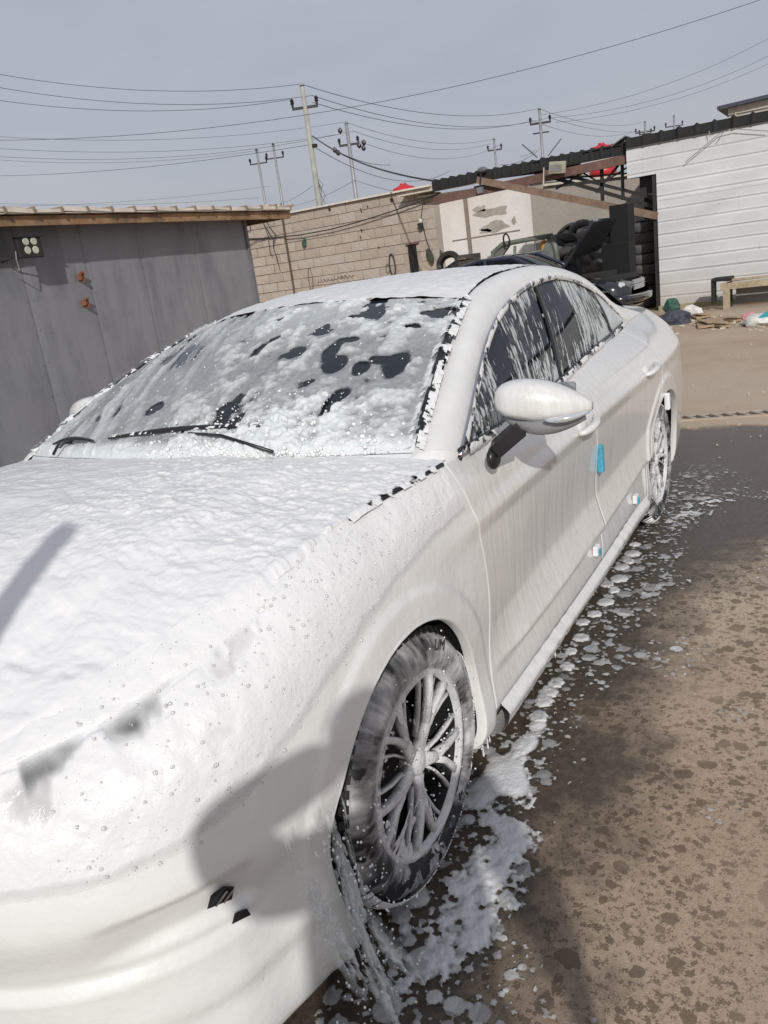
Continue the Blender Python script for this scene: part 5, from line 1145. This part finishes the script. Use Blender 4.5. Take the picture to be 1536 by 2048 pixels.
# ---- dark car with raised bonnet
def dark_car(loc, rz, label):
    o = empty('dark_car', loc, label, 'car', rz=rz)
    # local: +x forward, length 4.5
    stn = np.array([[-2.3, .55, .45, .80], [-2.1, .78, .28, .93], [-1.4, .86, .22, .97], [-.6, .88, .20, .95], [.3, .88, .20, .95], [.95, .88, .20, .93], [1.3, .87, .22, .88], [1.9, .82, .24, .82], [2.15, .70, .26, .74], [2.25, .50, .32, .66]])
    k_ = stn[:, 0]; xs = np.linspace(-2.3, 2.25, 46); pr = nspline(k_, stn[:, 1:], xs); th = np.linspace(0, math.pi*2, 33)
    sgn = lambda a, e: np.sign(a)*np.abs(a)**e
    P = np.zeros((46, 33, 3))
    for i in range(46):
        w, zb, zt2 = pr[i]; zc = (zb+zt2)/2; P[i, :, 0] = xs[i]; P[i, :, 1] = w*sgn(np.cos(th), .45); P[i, :, 2] = zc+(zt2-zb)/2*sgn(np.sin(th), .55)
    grid('body', P, CARDK, o, flip=False)
    g = np.array([[-1.75, .70, .95, .97], [-1.1, .66, .93, 1.30], [-.5, .62, .93, 1.40], [.15, .62, .93, 1.38], [.55, .66, .92, 1.18], [.95, .70, .90, .94]])
    xs = np.linspace(-1.75, .95, 30); pr = nspline(g[:, 0], g[:, 1:], xs); P = np.zeros((30, 12, 3)); t = np.linspace(0, 1, 12)
    for i in range(30):
        w, zb, zt2 = pr[i]; a = t*math.pi; P[i, :, 0] = xs[i]; P[i, :, 1] = (w*(1-.12*(zt2-zb)))*sgn(np.cos(a), .35)*(1-.16*np.sin(a)); P[i, :, 2] = zb+(zt2-zb)*sgn(np.sin(a), .5)
    grid('glasshouse', P, SGLASS, o)
    R_ = P[8:20, 3:9].copy(); R_[..., 2] += .012; grid('roof', R_, CARBL, o)
    for yy in (-.60, .60):
        for pts in ([(-1.7, yy*1.12, .95), (-1.1, yy*1.05, 1.28), (-.5, yy*.98, 1.385), (.15, yy*.98, 1.37), (.55, yy*1.05, 1.17), (.95, yy*1.14, .93)], [(-.35, yy*1.16, .95), (-.38, yy*1.02, 1.38)]):
            MB().tube([Vector(q) for q in pts], .035, 8).build('pillar', CARBL, o, True)
    # raised bonnet
    hb = MB(); a = math.radians(52)
    pts = [(1.0, -.70, .95), (1.0, .70, .95), (1.0+1.1*math.cos(a), .62, .95+1.1*math.sin(a)), (1.0+1.1*math.cos(a), -.62, .95+1.1*math.sin(a))]
    hb.poly([Vector(p) for p in pts], th=(.03, 0, -.04)); hb.build('raised_bonnet', CARDK, o)
    MB().box((1.55, 0, .80), (1.0, 1.25, .06)).box((1.5, .1, .86), (.5, .5, .12), bev=.02).build('engine', GRIME, o)
    for s in (-1, 1):
        hl = MB().ball((2.08, s*.55, .66), .12, 2, (.8, 1.35, .75)).build('headlight', LAMP, o, True); MB().ball((2.15, s*.48, .66), .05, 2).build('bulb', CHROME, hl, True)
        for xw in (-1.35, 1.4):
            wh = MB().lathe([(0, -.10), (.20, -.10), (.30, -.09), (.32, -.05), (.32, .05), (.30, .09), (.20, .10), (.18, .06), (0, .06)], 28, Matrix.Translation((xw, s*.80, .32)) @ Matrix.Rotation(math.pi/2*-s, 4, 'X')).build('wheel', RUBBER, o, True)
            MB().lathe([(0, .075), (.05, .085), (.17, .07), (.19, .085), (.2, .09)], 24, Matrix.Translation((xw, s*.81, .32)) @ Matrix.Rotation(math.pi/2*-s, 4, 'X')).build('rim', ALLOYD, wh, True)
    gr_ = MB()
    for k in range(5): gr_.box((2.235, 0, .60+.03*k), (.04, .60, .010))
    gr_.box((2.225, 0, .66), (.02, .62, .17)).build('grille', CHROME, o)
    MB().tube([(2.02, -.80, .46), (2.2, -.62, .45), (2.30, -.30, .44), (2.32, 0, .44), (2.30, .30, .44), (2.2, .62, .45), (2.02, .80, .46)], .075, 10).build('bumper', CARDK, o, True)
    MB().tube([(2.10, -.76, .50), (2.27, -.6, .50), (2.37, -.30, .49), (2.39, 0, .49), (2.37, .30, .49), (2.27, .6, .50), (2.10, .76, .50)], .012, 6).build('bumper_trim', CHROME, o, True)
    return o
dark_car((-13.6, -3.75, 0), math.radians(86), 'dark saloon car with its bonnet raised, parked under the shed')
# ---- red tanks
for (u, v, X_, r, h_, lab) in ((808, 384, -24, .38, .42, 'red plastic water tank above the block wall'), (1206, 343, -22, .36, .32, 'red plastic water tank seen between the shed roof bars'), (1203, 297, -26, .33, .20, 'faded red water tank just above the shed roof')):
    c = onX(u, v, X_); o = empty('water_tank', c, lab, 'water tank'); MB().lathe([(0, h_/2+.03), (r*.35, h_/2+.02), (r*.5, h_/2-.02), (r*.95, h_/2*.6), (r, 0), (r*.97, -h_/2), (0, -h_/2)], 28, Matrix.Rotation(.0, 4, 'X')).build('tank_body', REDT, o, True)
    MB().lathe([(r*.28, h_/2+.06), (r*.30, h_/2+.0), (r*.0, h_/2+.0)], 20).build('lid', REDT, o); MB().box((0, 0, -h_/2-c[2]/2), (r*1.7, r*2.4, c[2]-.02)).build('stand', FARB, o)
# ---- far building with a roof on posts
p = onX(1500, 215, -40); fb = empty('far_building', (-41, p[1]+1.5, 0), 'pale far building with a flat canopy roof, at the right edge', 'building')
pL = onX(1457, 232, -40); pT = onX(1457, 208, -40)
sub(fb, 'walls', MB().box((-42.5, pL[1]+4, 3.0), (5, 8, 6.0)), FARB); sub(fb, 'parapet', MB().box((-40.0, pL[1]+4, pT[2]-.3), (.2, 8, .3)), FARB)
zc = pT[2]-.75
sub(fb, 'canopy', MB().box((-41.5, pL[1]+3.9, zc+.75), (4, 8.6, .14), rx=.03), simple('dark_blue_sheet', (.045, .05, .075), .6))
for k in range(5): sub(fb, 'canopy_post', MB().beam((-39.9, pL[1]+.3+k*1.6, zc-.6), (-39.9, pL[1]+.3+k*1.6, zc+.7), .07), simple('pale_post', (.42, .38, .33), .8) if k == 0 else MATS['pale_post'])
# ---- timber bench and litter by the white wall
XBn = -14.3
B0 = lambda u, v, d=0: Vector(onX(u, v, XBn+d))
bn = empty('timber_bench', (XBn, .4, 0), 'weathered pale timber bench in front of the white ribbed wall', 'bench')
ybl = B0(1441, 590).y
for k in range(4): sub(bn, 'plank', MB().box((XBn-.08-.10*k, ybl+.05+1.3+.04*k, .475+.004*(k % 2)), (.085, 2.6, .035), rx=.01*(k-1.5)), TIMBER)
sub(bn, 'front_rail', MB().box((XBn, ybl+1.35, .395), (.05, 2.7, .11)), TIMBER)
for y in (ybl+.10, ybl+2.4): sub(bn, 'leg', MB().box((XBn, y, .17), (.07, .11, .34)), TIMBER); sub(bn, 'leg', MB().box((XBn-.42, y, .22), (.07, .09, .44)), DKSTEEL)
sub(bn, 'lower_panel', MB().box((XBn-.48, ybl+1.45, .20), (.04, 2.5, .32)), simple('grey_panel', (.20, .20, .20), .7))
bk = MB().box((XBn-.15, ybl+.02, .52), (.40, .34, .06), bev=.02).box((XBn-.15, ybl-.13, .32), (.34, .05, .42), bev=.02)
tag(bk.build('black_cloth', simple('black_cloth', (.02, .02, .02), .9, bmp=.01)), 'black cloth draped over the left end of the timber bench', 'cloth')
def crumple(nm, c, sc, mat, lab, cat, seed=1, sub_=3):
    mb = MB().ball((0, 0, 0), 1, sub_); r = random.Random(seed)
    for v in mb.bm.verts:
        n = float(fbm(v.co.x*2+seed, v.co.y*2, v.co.z*2, 3, seed)); v.co *= .65+.75*n; v.co.z = max(v.co.z, -.45)
        v.co = Vector((v.co.x*sc[0], v.co.y*sc[1], (v.co.z+.45)*sc[2]))+Vector(c)
    return tag(mb.build(nm, mat), lab, cat)
c = onZ(1350, 648, 0); crumple('blue_sack', (c[0], c[1], 0), (.18, .26, .15), BLUEB, 'dirty blue woven sack lying at the corner of the white wall', 'sack', 2)
c = onZ(1346, 643, 0); crumple('green_bag', (c[0]-.05, c[1]-.02, .16), (.10, .13, .14), GREENB, 'crumpled green bag on top of the dirty blue sack', 'bag', 5)
c = onZ(1385, 632, 0); crumple('white_bag', (c[0], c[1], 0), (.10, .17, .12), WHITEB, 'crumpled white plastic bag between the sack and the bench', 'bag', 7)
c = onZ(1497, 642, 0); crumple('pink_bag', (c[0], c[1], 0), (.09, .11, .09), PINK, 'pink plastic bag under the timber bench', 'bag', 9)
c = onZ(1525, 650, 0); crumple('printed_bag', (c[0], c[1], 0), (.20, .26, .12), WHITEB, 'white and teal printed bag on the ground by the bench', 'bag', 11); b_ = MB().box((c[0]+.16, c[1]+.02, .12), (.03, .20, .09), rx=.6).build('teal_print', TEALB); b_.parent = bpy.data.objects['printed_bag']
c = onZ(1290, 648, 0); crumple('pink_cloth', (c[0]+.3, c[1]+.05, 0), (.3, .42, .05), simple('pale_pink_cloth', (.52, .36, .38), .9), 'pale pink cloth on the ground just behind the white car', 'cloth', 13)
for (u, v, w, d_, rz, lab) in ((1402, 636, .30, .26, .4, 'small folded piece of cardboard nearest the white bag'), (1420, 650, .55, .38, .2, 'largest flat piece of cardboard on the sandy ground'), (1465, 643, .26, .24, .7, 'square piece of cardboard beside the bench leg'), (1440, 655, .30, .12, .5, 'narrow dark-edged cardboard strip in front of the largest piece')):
    c = onZ(u, v, 0); o = MB().box((c[0], c[1], .035), (w*1.6, d_, .03), rz=rz, rx=.06).box((c[0]+.05, c[1]+.03, .065), (w*1.2, d_*.8, .012), rz=rz+.2, rx=-.08).build('cardboard', CARD); tag(o, lab, 'cardboard', 'cardboard pieces by the bench')
mb = MB()
for k in range(170):
    u, v = RNG.uniform(1325, 1535), RNG.normal(646, 8); c = onZ(u, max(v, 630), 0); s = RNG.uniform(.01, .05); mb.box((c[0], c[1], s*.3), (s*1.5, s, s*.5), rz=RNG.uniform(0, 3))
for k in range(300):
    c = (RNG.uniform(-13, -4), RNG.uniform(1.0, 5.5)*RNG.uniform(.2, 1), 0); s = RNG.uniform(.004, .014); mb.box((c[0], c[1], s*.3), (s*1.5, s, s*.7), rz=RNG.uniform(0, 3))
tag(mb.build('small_litter', simple('litter', (.42, .37, .31), .9, var=.5, sc=2)), 'scattered small stones and litter on the sandy yard', kind='stuff')
# ================================================================== poles and wires
def vert(u, v, dist): return ondist(u, v, dist)
def pole(ub, vb, ut, vt, dist, r0, r1, mat, label, arms=(), ins=True, extra=None):
    b = vert(ub, vb, dist); top = vert(ut, vt, dist); x, y = (b[0]+top[0])/2, (b[1]+top[1])/2; zt_ = top[2]
    lean = ((top[0]-b[0]), (top[1]-b[1])); o = empty('utility_pole', (x, y, 0), label, 'utility pole', 'utility poles behind the yard')
    MB().tube([(0, 0, 0), (0, 0, zt_*.5), (0, 0, zt_)], [r0, (r0+r1)/2, r1], 8).build('pole_shaft', mat, o, True)
    d = np.array([CR[0], CR[1], 0]); d /= np.linalg.norm(d)
    for (z, half, th) in arms:
        a = -d*half; c = d*half; MB().beam((a[0], a[1], zt_-z), (c[0], c[1], zt_-z), th).build('cross_arm', DKSTEEL, o)
        for s in (-1, 1):
            q = d*half*s*.94; MB().lathe([(0, .34), (.05, .30), (.09, .24), (.05, .2), (.09, .16), (.05, .12), (.04, 0)], 8, Matrix.Translation((q[0], q[1], zt_-z+.03))).build('insulator', INSUL, o)
    MB().lathe([(0, .34), (.06, .30), (.10, .22), (.05, .2), (.08, .12), (.04, 0)], 8, Matrix.Translation((0, 0, zt_-.30))).build('insulator', INSUL, o)
    if extra: extra(o, d, zt_)
    return o
def tangle(o, d, z):
    mb = MB(); r = random.Random(4)
    for k in range(6):
        z0 = z-2.8-r.random()*1.2; mb.tube([(d[0]*.1*r.uniform(-1, 1), .1*r.uniform(-1, 1), z0-j*.42) if j % 2 == 0 else (d[0]*r.uniform(-.1, .34), d[1]*r.uniform(-.1, .34), z0-j*.42) for j in range(7)], .012, 4)
    mb.build('cable_tangle', simple('greenish_cable', (.14, .15, .10), .7), o)
    MB().box((d[0]*.12, d[1]*.12, z-2.2), (.2, .2, .12)).build('clamp', DKSTEEL, o)
def trafo(o, d, z):
    MB().beam(tuple(-d*.45+np.array([0, 0, z-1.25])), tuple(d*.45+np.array([0, 0, z-1.25])), .07).build('cross_arm', DKSTEEL, o)
    MB().lathe([(0, .5), (.32, .5), (.36, .42), (.36, 0), (0, 0)], 14, Matrix.Translation((d[0]*.15, d[1]*.15, z-3.1))).build('transformer', DKSTEEL, o, True)
    MB().beam(tuple(-d*1.0+np.array([0, 0, z-3.15])), tuple(d*1.0+np.array([0, 0, z-3.15])), .5, .09).build('platform', DKSTEEL, o)
    for s in (-1, 1): MB().beam(tuple(d*s*.3+np.array([0, 0, z-2.5])), tuple(d*s*1.1+np.array([0, 0, z-1.7])), .05).build('stay', DKSTEEL, o)
def bells(o, d, z):
    for s, zz in ((-.35, .35), (-.75, 1.2), (-.6, 1.35), (.5, 1.15), (.75, 1.05), (.7, 1.3)):
        MB().ball(tuple(d*s+np.array([0, 0, z-zz])), .13, 1, (1, 1, 1.2)).build('insulator', INSUL, o)
pole(640, 408, 602, 168, 34, .15, .085, POLEC, 'tallest pale concrete pole with one cross arm and tangled cables', [(.82, .50, .09)], extra=tangle)
pole(713, 400, 692, 244, 44, .13, .09, POLEG, 'grey pole with a cluster of dark round insulators, right of the tallest pole', [(1.05, .5, .10)], extra=bells)
pole(532, 412, 512, 298, 55, .10, .07, POLEG, 'left pole of the thin pair near the cabin roof', [(.85, .55, .07)])
pole(566, 408, 545, 287, 55, .10, .07, POLEG, 'right pole of the thin pair near the cabin roof', [(.85, .55, .07)], extra=lambda o, d, z: MB().beam((0, 0, z-3.6), tuple(-d*1.35+np.array([0, 0, z-3.55])), .08).build('link_beam', DKSTEEL, o))
pole(993, 332, 987, 277, 62, .11, .08, POLEG, 'small distant pole above the left end of the shed roof', [(.75, .50, .09)])
pole(1086, 300, 1077, 217, 50, .12, .08, POLEG, 'pole carrying a transformer platform above the shed roof', [(.75, .58, .10)], extra=trafo)
pole(1293, 262, 1287, 243, 75, .12, .08, POLEG, 'double-armed distant pole over the white wall, nearest the shed', [(.8, .8, .09), (.95, .5, .09)])
pole(1350, 258, 1346, 231, 80, .12, .08, POLEG, 'rightmost distant pole behind the white wall', [(.85, .75, .08)])
def wire(a, b, da, db, sag, r=.012, n=18, lab='thin dark overhead wire strung between the utility poles', grp='overhead wires'):
    A, B = vert(a[0], a[1], da), vert(b[0], b[1], db); pts = [A*(1-t)+B*t-np.array([0, 0, sag*4*t*(1-t)]) for t in np.linspace(0, 1, n)]
    return tag(MB().tube([Vector(p) for p in pts], r, 4).build('overhead_wire', WIRE), lab, 'wire', grp)
WL = ['topmost wire from the left edge to the tip of the tallest pole', 'second wire down from the left edge to the tallest pole cross arm', 'third wire down from the left edge to the tallest pole cross arm', 'top wire from the tallest pole to the transformer pole', 'middle wire from the tallest pole to the transformer pole', 'lowest wire from the tallest pole to the transformer pole', 'top wire from the left edge to the pole with round insulators', 'middle wire from the left edge to the pole with round insulators', 'lowest wire from the left edge to the pole with round insulators', 'wire from the left edge to halfway up the tallest pole', 'top wire from the round-insulator pole to the small distant pole', 'middle wire from the round-insulator pole to the small distant pole', 'lowest wire from the round-insulator pole to the small distant pole', 'top wire from the transformer pole to the double-armed pole', 'middle wire from the transformer pole to the double-armed pole', 'lowest wire from the transformer pole to the double-armed pole', 'wire sagging from halfway up the tallest pole towards the shed roof', 'short slack wire between the thin pole pair and the tallest pole', 'low wire between the thin pole pair and the round-insulator pole', 'faint low wire just above the cabin roof, the upper one at left', 'faint wire rising behind the thin pole pair from the left edge', 'short low wire from the round-insulator pole towards the red tank', 'short stay wire at the transformer platform', 'uppermost wire rising from the transformer pole to the right edge', 'second wire rising from the transformer pole to the right edge', 'third wire rising from the transformer pole to the right edge', 'thin wire beside the thick service cable below the tallest pole', 'wire from the left edge to the top of the thin pole pair']
for wi, (a, b, da, db, sag) in enumerate((((-60, 138), (602, 168), 34, 34, .45), ((-60, 164), (624, 191), 34, 34, .5), ((-60, 192), (585, 198), 34, 34, .45),
    ((602, 168), (1077, 217), 34, 50, .7), ((624, 191), (1095, 236), 34, 50, .75), ((626, 205), (1062, 242), 34, 50, .65),
    ((-60, 269), (690, 244), 44, 44, .5), ((-60, 293), (682, 268), 44, 44, .5), ((-60, 309), (708, 262), 44, 44, .65), ((-60, 352), (616, 290), 50, 34, .3),
    ((690, 244), (987, 278), 44, 62, .6), ((706, 262), (978, 288), 44, 62, .6), ((712, 280), (1000, 290), 44, 62, .9), ((1077, 217), (1284, 245), 50, 75, .5), ((1095, 234), (1300, 260), 50, 75, .4), ((1062, 240), (1272, 262), 50, 75, .6),
    ((622, 290), (900, 342), 34, 50, .9), ((560, 408), (625, 372), 55, 50, .1), ((570, 415), (710, 360), 55, 44, .2), ((-60, 404), (520, 395), 60, 55, .3), ((-60, 412), (540, 372), 60, 55, .35), ((705, 359), (800, 385), 44, 40, .05), ((1070, 300), (1040, 312), 50, 50, .1),
    ((1080, 230), (1600, 40), 50, 60, .8), ((1100, 236), (1600, 78), 50, 60, .8), ((1110, 245), (1600, 96), 50, 60, .7), ((625, 272), (780, 330), 34, 40, .3), ((0, 320), (520, 300), 55, 55, .4))):
    wire(a, b, da, db, sag, .0105 if da > 40 else .012, lab=WL[wi])
wire((-80, 280), (1620, -35), 30, 26, 1.0, .009, 30, 'long single wire crossing the whole sky from lower left to upper right', 'single long wire')
wire((625, 272), (868, 362), 34, 18, .25, .022, 18, 'thick black service cable from the tallest pole down to the shed', 'service cable')
wire((1077, 300), (1000, 330), 50, 40, .2, .012, lab='wire dropping from the transformer platform to the shed roof')
# ================================================================== post added for its shadow, and photographer (behind the camera, they cast the shadows seen)
tag(MB().beam((1.85, .505, 0), (1.85, 1.192, 1.995), .055).box((1.85, .50, .01), (.2, .2, .02)).build('shadow_post', POLEG), 'leaning square post added to cast the bonnet shadow, outside the frame', 'post')  # unseen post, made up and tilted to throw the stripe on the bonnet
def person():
    f = np.array([math.cos(YAW), math.sin(YAW), 0]); r = np.array([-f[1]*-1*1, 0, 0]); r = np.cross(f, [0, 0, 1]); base = CP-f*.40-r*.09; base[2] = 0
    o = empty('person', tuple(base), 'person in dark shirt and grey trousers holding up a phone in the left hand', 'person')
    Wp = lambda a: Vector(r*a[0]+f*a[1]+np.array([0, 0, a[2]]))
    def skin(name, V, E, R, mat, root, sub_=2):
        me = bpy.data.meshes.new(name); me.from_pydata([Wp(v) for v in V], E, []); ob = link(name, me, None, o)
        md = ob.modifiers.new('Skin', 'SKIN'); md.use_smooth_shade = True
        if not me.skin_vertices: 
            bm = bmesh.new(); bm.from_mesh(me); bm.verts.layers.skin.verify(); bm.to_mesh(me); bm.free()
        for i, sv in enumerate(me.skin_vertices[0].data):
            rr_ = R[i]; sv.radius = rr_ if isinstance(rr_, tuple) else (rr_, rr_); sv.use_root = (i == root)
        ss = ob.modifiers.new('Sub', 'SUBSURF'); ss.levels = sub_; ss.render_levels = sub_
        bpy.context.view_layer.update()
        m2 = bpy.data.meshes.new_from_object(ob.evaluated_get(bpy.context.evaluated_depsgraph_get())); ob.modifiers.clear(); ob.data = m2; m2.name = name; m2.materials.clear(); m2.materials.append(mat)
        m2.polygons.foreach_set('use_smooth', [True]*len(m2.polygons)); return ob
    # body skeleton
    V = [(0,0,.90), (0,.0,1.02), (0,.01,1.16), (0,.01,1.30), (0,.02,1.385), (0,.05,1.44), (0,.07,1.505), (0,.06,1.575)]
    R_ = [(.125,.10), (.125,.095), (.145,.105), (.13,.09), .052, (.062,.07), (.074,.090), (.060,.075)]
    E = [(i, i+1) for i in range(7)]
    def limb(par, pts, rs):
        p_ = par
        for q, rr_ in zip(pts, rs): V.append(q); R_.append(rr_); E.append((p_, len(V)-1)); p_ = len(V)-1
        return p_
    EL = {-1: (-.28, .13, 1.385), 1: (.32, .0, 1.04)}; WR_ = {-1: (.015, .35, 1.40), 1: (.34, .12, .83)}; HD = {-1: (.028, .385, 1.432), 1: (.342, .16, .75)}
    for s in (-1, 1):
        limb(0, [(s*.095,0,.81), (s*.13,.03,.47), (s*.18,-.02,.10), (s*.20,.09,.045)], [.085, .055, .038, .040])
        limb(3, [(s*.11,.0,1.31), (s*.215,.0,1.30), EL[s], WR_[s], HD[s]], [.062, .052, .038, .025, (.018, .032)])
    body = skin('body', V, E, R_, SKIN, 0)
    # shirt and trousers follow the same skeleton; shirt flared to widen its cast shadow
    V2 = [(0,0,.88), (0,.0,1.02), (0,.01,1.16), (0,.01,1.31)]; R2 = [(.29,.20), (.28,.19), (.25,.17), (.15,.11)]; E2 = [(0, 1), (1, 2), (2, 3)]
    for s in (-1, 1):
        n = len(V2)
        V2 += [(s*.11,0,1.315), (s*.225,0,1.305), EL[s], tuple(np.array(EL[s])*.30+np.array(WR_[s])*.70)]; R2 += [.09, .088, .066, .050]; E2 += [(3, n), (n, n+1), (n+1, n+2), (n+2, n+3)]
    skin('shirt', V2, E2, R2, SHIRT, 0)
    V3 = [(0,0,.94), (0,0,.87)]; R3 = [(.24,.17), (.24,.17)]; E3 = [(0, 1)]
    for s in (-1, 1):
        n = len(V3); V3 += [(s*.10,0,.78), (s*.13,.03,.47), (s*.175,-.01,.14)]; R3 += [.100, .078, .068]; E3 += [(1, n), (n, n+1), (n+1, n+2)]
    skin('trousers', V3, E3, R3, TROUS, 1)
    for s in (-1, 1):
        skin('shoe', [(s*.178,-.06,.055), (s*.185,.03,.050), (s*.20,.13,.038), (s*.205,.19,.032)], [(0, 1), (1, 2), (2, 3)], [(.045,.050), (.048,.050), (.048,.036), (.035,.028)], SHOE, 0)
    # face
    h = MB(); m_ = Matrix.Translation(Wp((0, .045, 1.55))); h.ball(Wp((0, .035, 1.56)), .100, 3, (.93, .98, .98))
    for v in list(h.bm.verts):
        loc = v.co-Wp((0, .0, 0)); fw = loc.dot(Vector(f))
        if fw > .085 and loc.z < 1.575: v.co -= Vector(f)*(fw-.085)
        if loc.z < 1.505: v.co.z = 1.505+(loc.z-1.505)*.2
    h.build('hair', HAIR, o, True)
    MB().ball(Wp((0, .148, 1.495)), .014, 2, (1, 1, 1.5)).build('nose', SKIN, body, True)
    for s in (-1, 1):
        MB().ball(Wp((s*.030, .128, 1.525)), .0115, 2).build('eye', simple('eye_white', (.7, .7, .68), .2) if s < 0 else MATS['eye_white'], body, True)
        MB().ball(Wp((s*.030, .137, 1.525)), .0055, 2).build('pupil', HAIR, body, True)
        MB().ball(Wp((s*.082, .045, 1.51)), .028, 2, (.5, .6, 1.1)).build('ear', SKIN, body, True)
    MB().ball(Wp((0, .134, 1.458)), .020, 2, (1.1, .9, .32)).build('mouth', simple('lips', (.26, .10, .09), .5), body, True)
    # fingers around the edges of the phone (phone frame: CR right, CU up, CF forward)
    pc = CP-CF*.014-CU*.045
    s = -1
    for k, (du, L) in enumerate(((.012, .060), (-.010, .066), (-.032, .062), (-.053, .050))):
        p0 = pc+CR*s*.056+CU*(du-.028)-CF*.012; p1 = p0+CR*s*-.004+CF*.026; p2 = p1-CR*s*L*.42+CF*.004; p3 = p2-CR*s*L*.32-CF*.004
        MB().tube([Vector(q-base) for q in (p0, (p0+p1)/2+CR*s*.003, p1, (p1+p2)/2+CF*.002, p2, p3)], [.0095, .0092, .0088, .0082, .0076, .0058], 8).build('finger', SKIN, body, True)
    p0 = pc+CR*s*.050-CU*.060-CF*.02; p1 = pc+CR*s*.036-CU*.030-CF*.020; p2 = pc+CR*s*.018-CU*.012-CF*.016
    MB().tube([Vector(q-base) for q in (p0, (p0+p1)/2, p1, (p1+p2)/2, p2)], [.012, .0115, .0105, .0095, .007], 8).build('thumb', SKIN, body, True)
    pw_ = Wp(WR_[-1]); MB().tube([pw_, Vector(pc+CR*s*.060-CU*.055-CF*.018-base), Vector(pc+CR*s*.058-CU*.025-CF*.014-base)], [.024, .026, .016], 10).build('palm', SKIN, body, True)
    # relaxed right hand
    w0 = np.array(WR_[1]); MB().tube([Wp(w0), Wp(w0+(.003, .022, -.05)), Wp(w0+(.004, .040, -.095))], [.024, .034, .030], 10).build('palm', SKIN, body, True)
    for k, L in enumerate((.070, .078, .072, .056)):
        q0 = w0+np.array((.004, .060-.019*k, -.090)); MB().tube([Wp(q0), Wp(q0+(-.002, .006, -L*.45)), Wp(q0+(-.012, .008, -L*.78)), Wp(q0+(-.026, .008, -L))], [.0095, .009, .008, .006], 8).build('finger', SKIN, body, True)
    MB().tube([Wp(w0+(-.004, .040, -.03)), Wp(w0+(-.012, .070, -.06)), Wp(w0+(-.018, .082, -.095))], [.013, .011, .008], 8).build('thumb', SKIN, body, True)
    ph = MB(); mt = Matrix(((CR[0], CU[0], -CF[0], pc[0]), (CR[1], CU[1], -CF[1], pc[1]), (CR[2], CU[2], -CF[2], pc[2]), (0, 0, 0, 1)))
    bmesh.ops.create_cube(ph.bm, size=1, matrix=mt @ Matrix.Diagonal((.076, .160, .0085, 1))); bmesh.ops.bevel(ph.bm, geom=ph.bm.edges[:], offset=.003, segments=2, affect='EDGES')
    tag(ph.build('phone', BLACK), 'black phone held up in the left hand of the person, outside the frame', 'phone')
person()
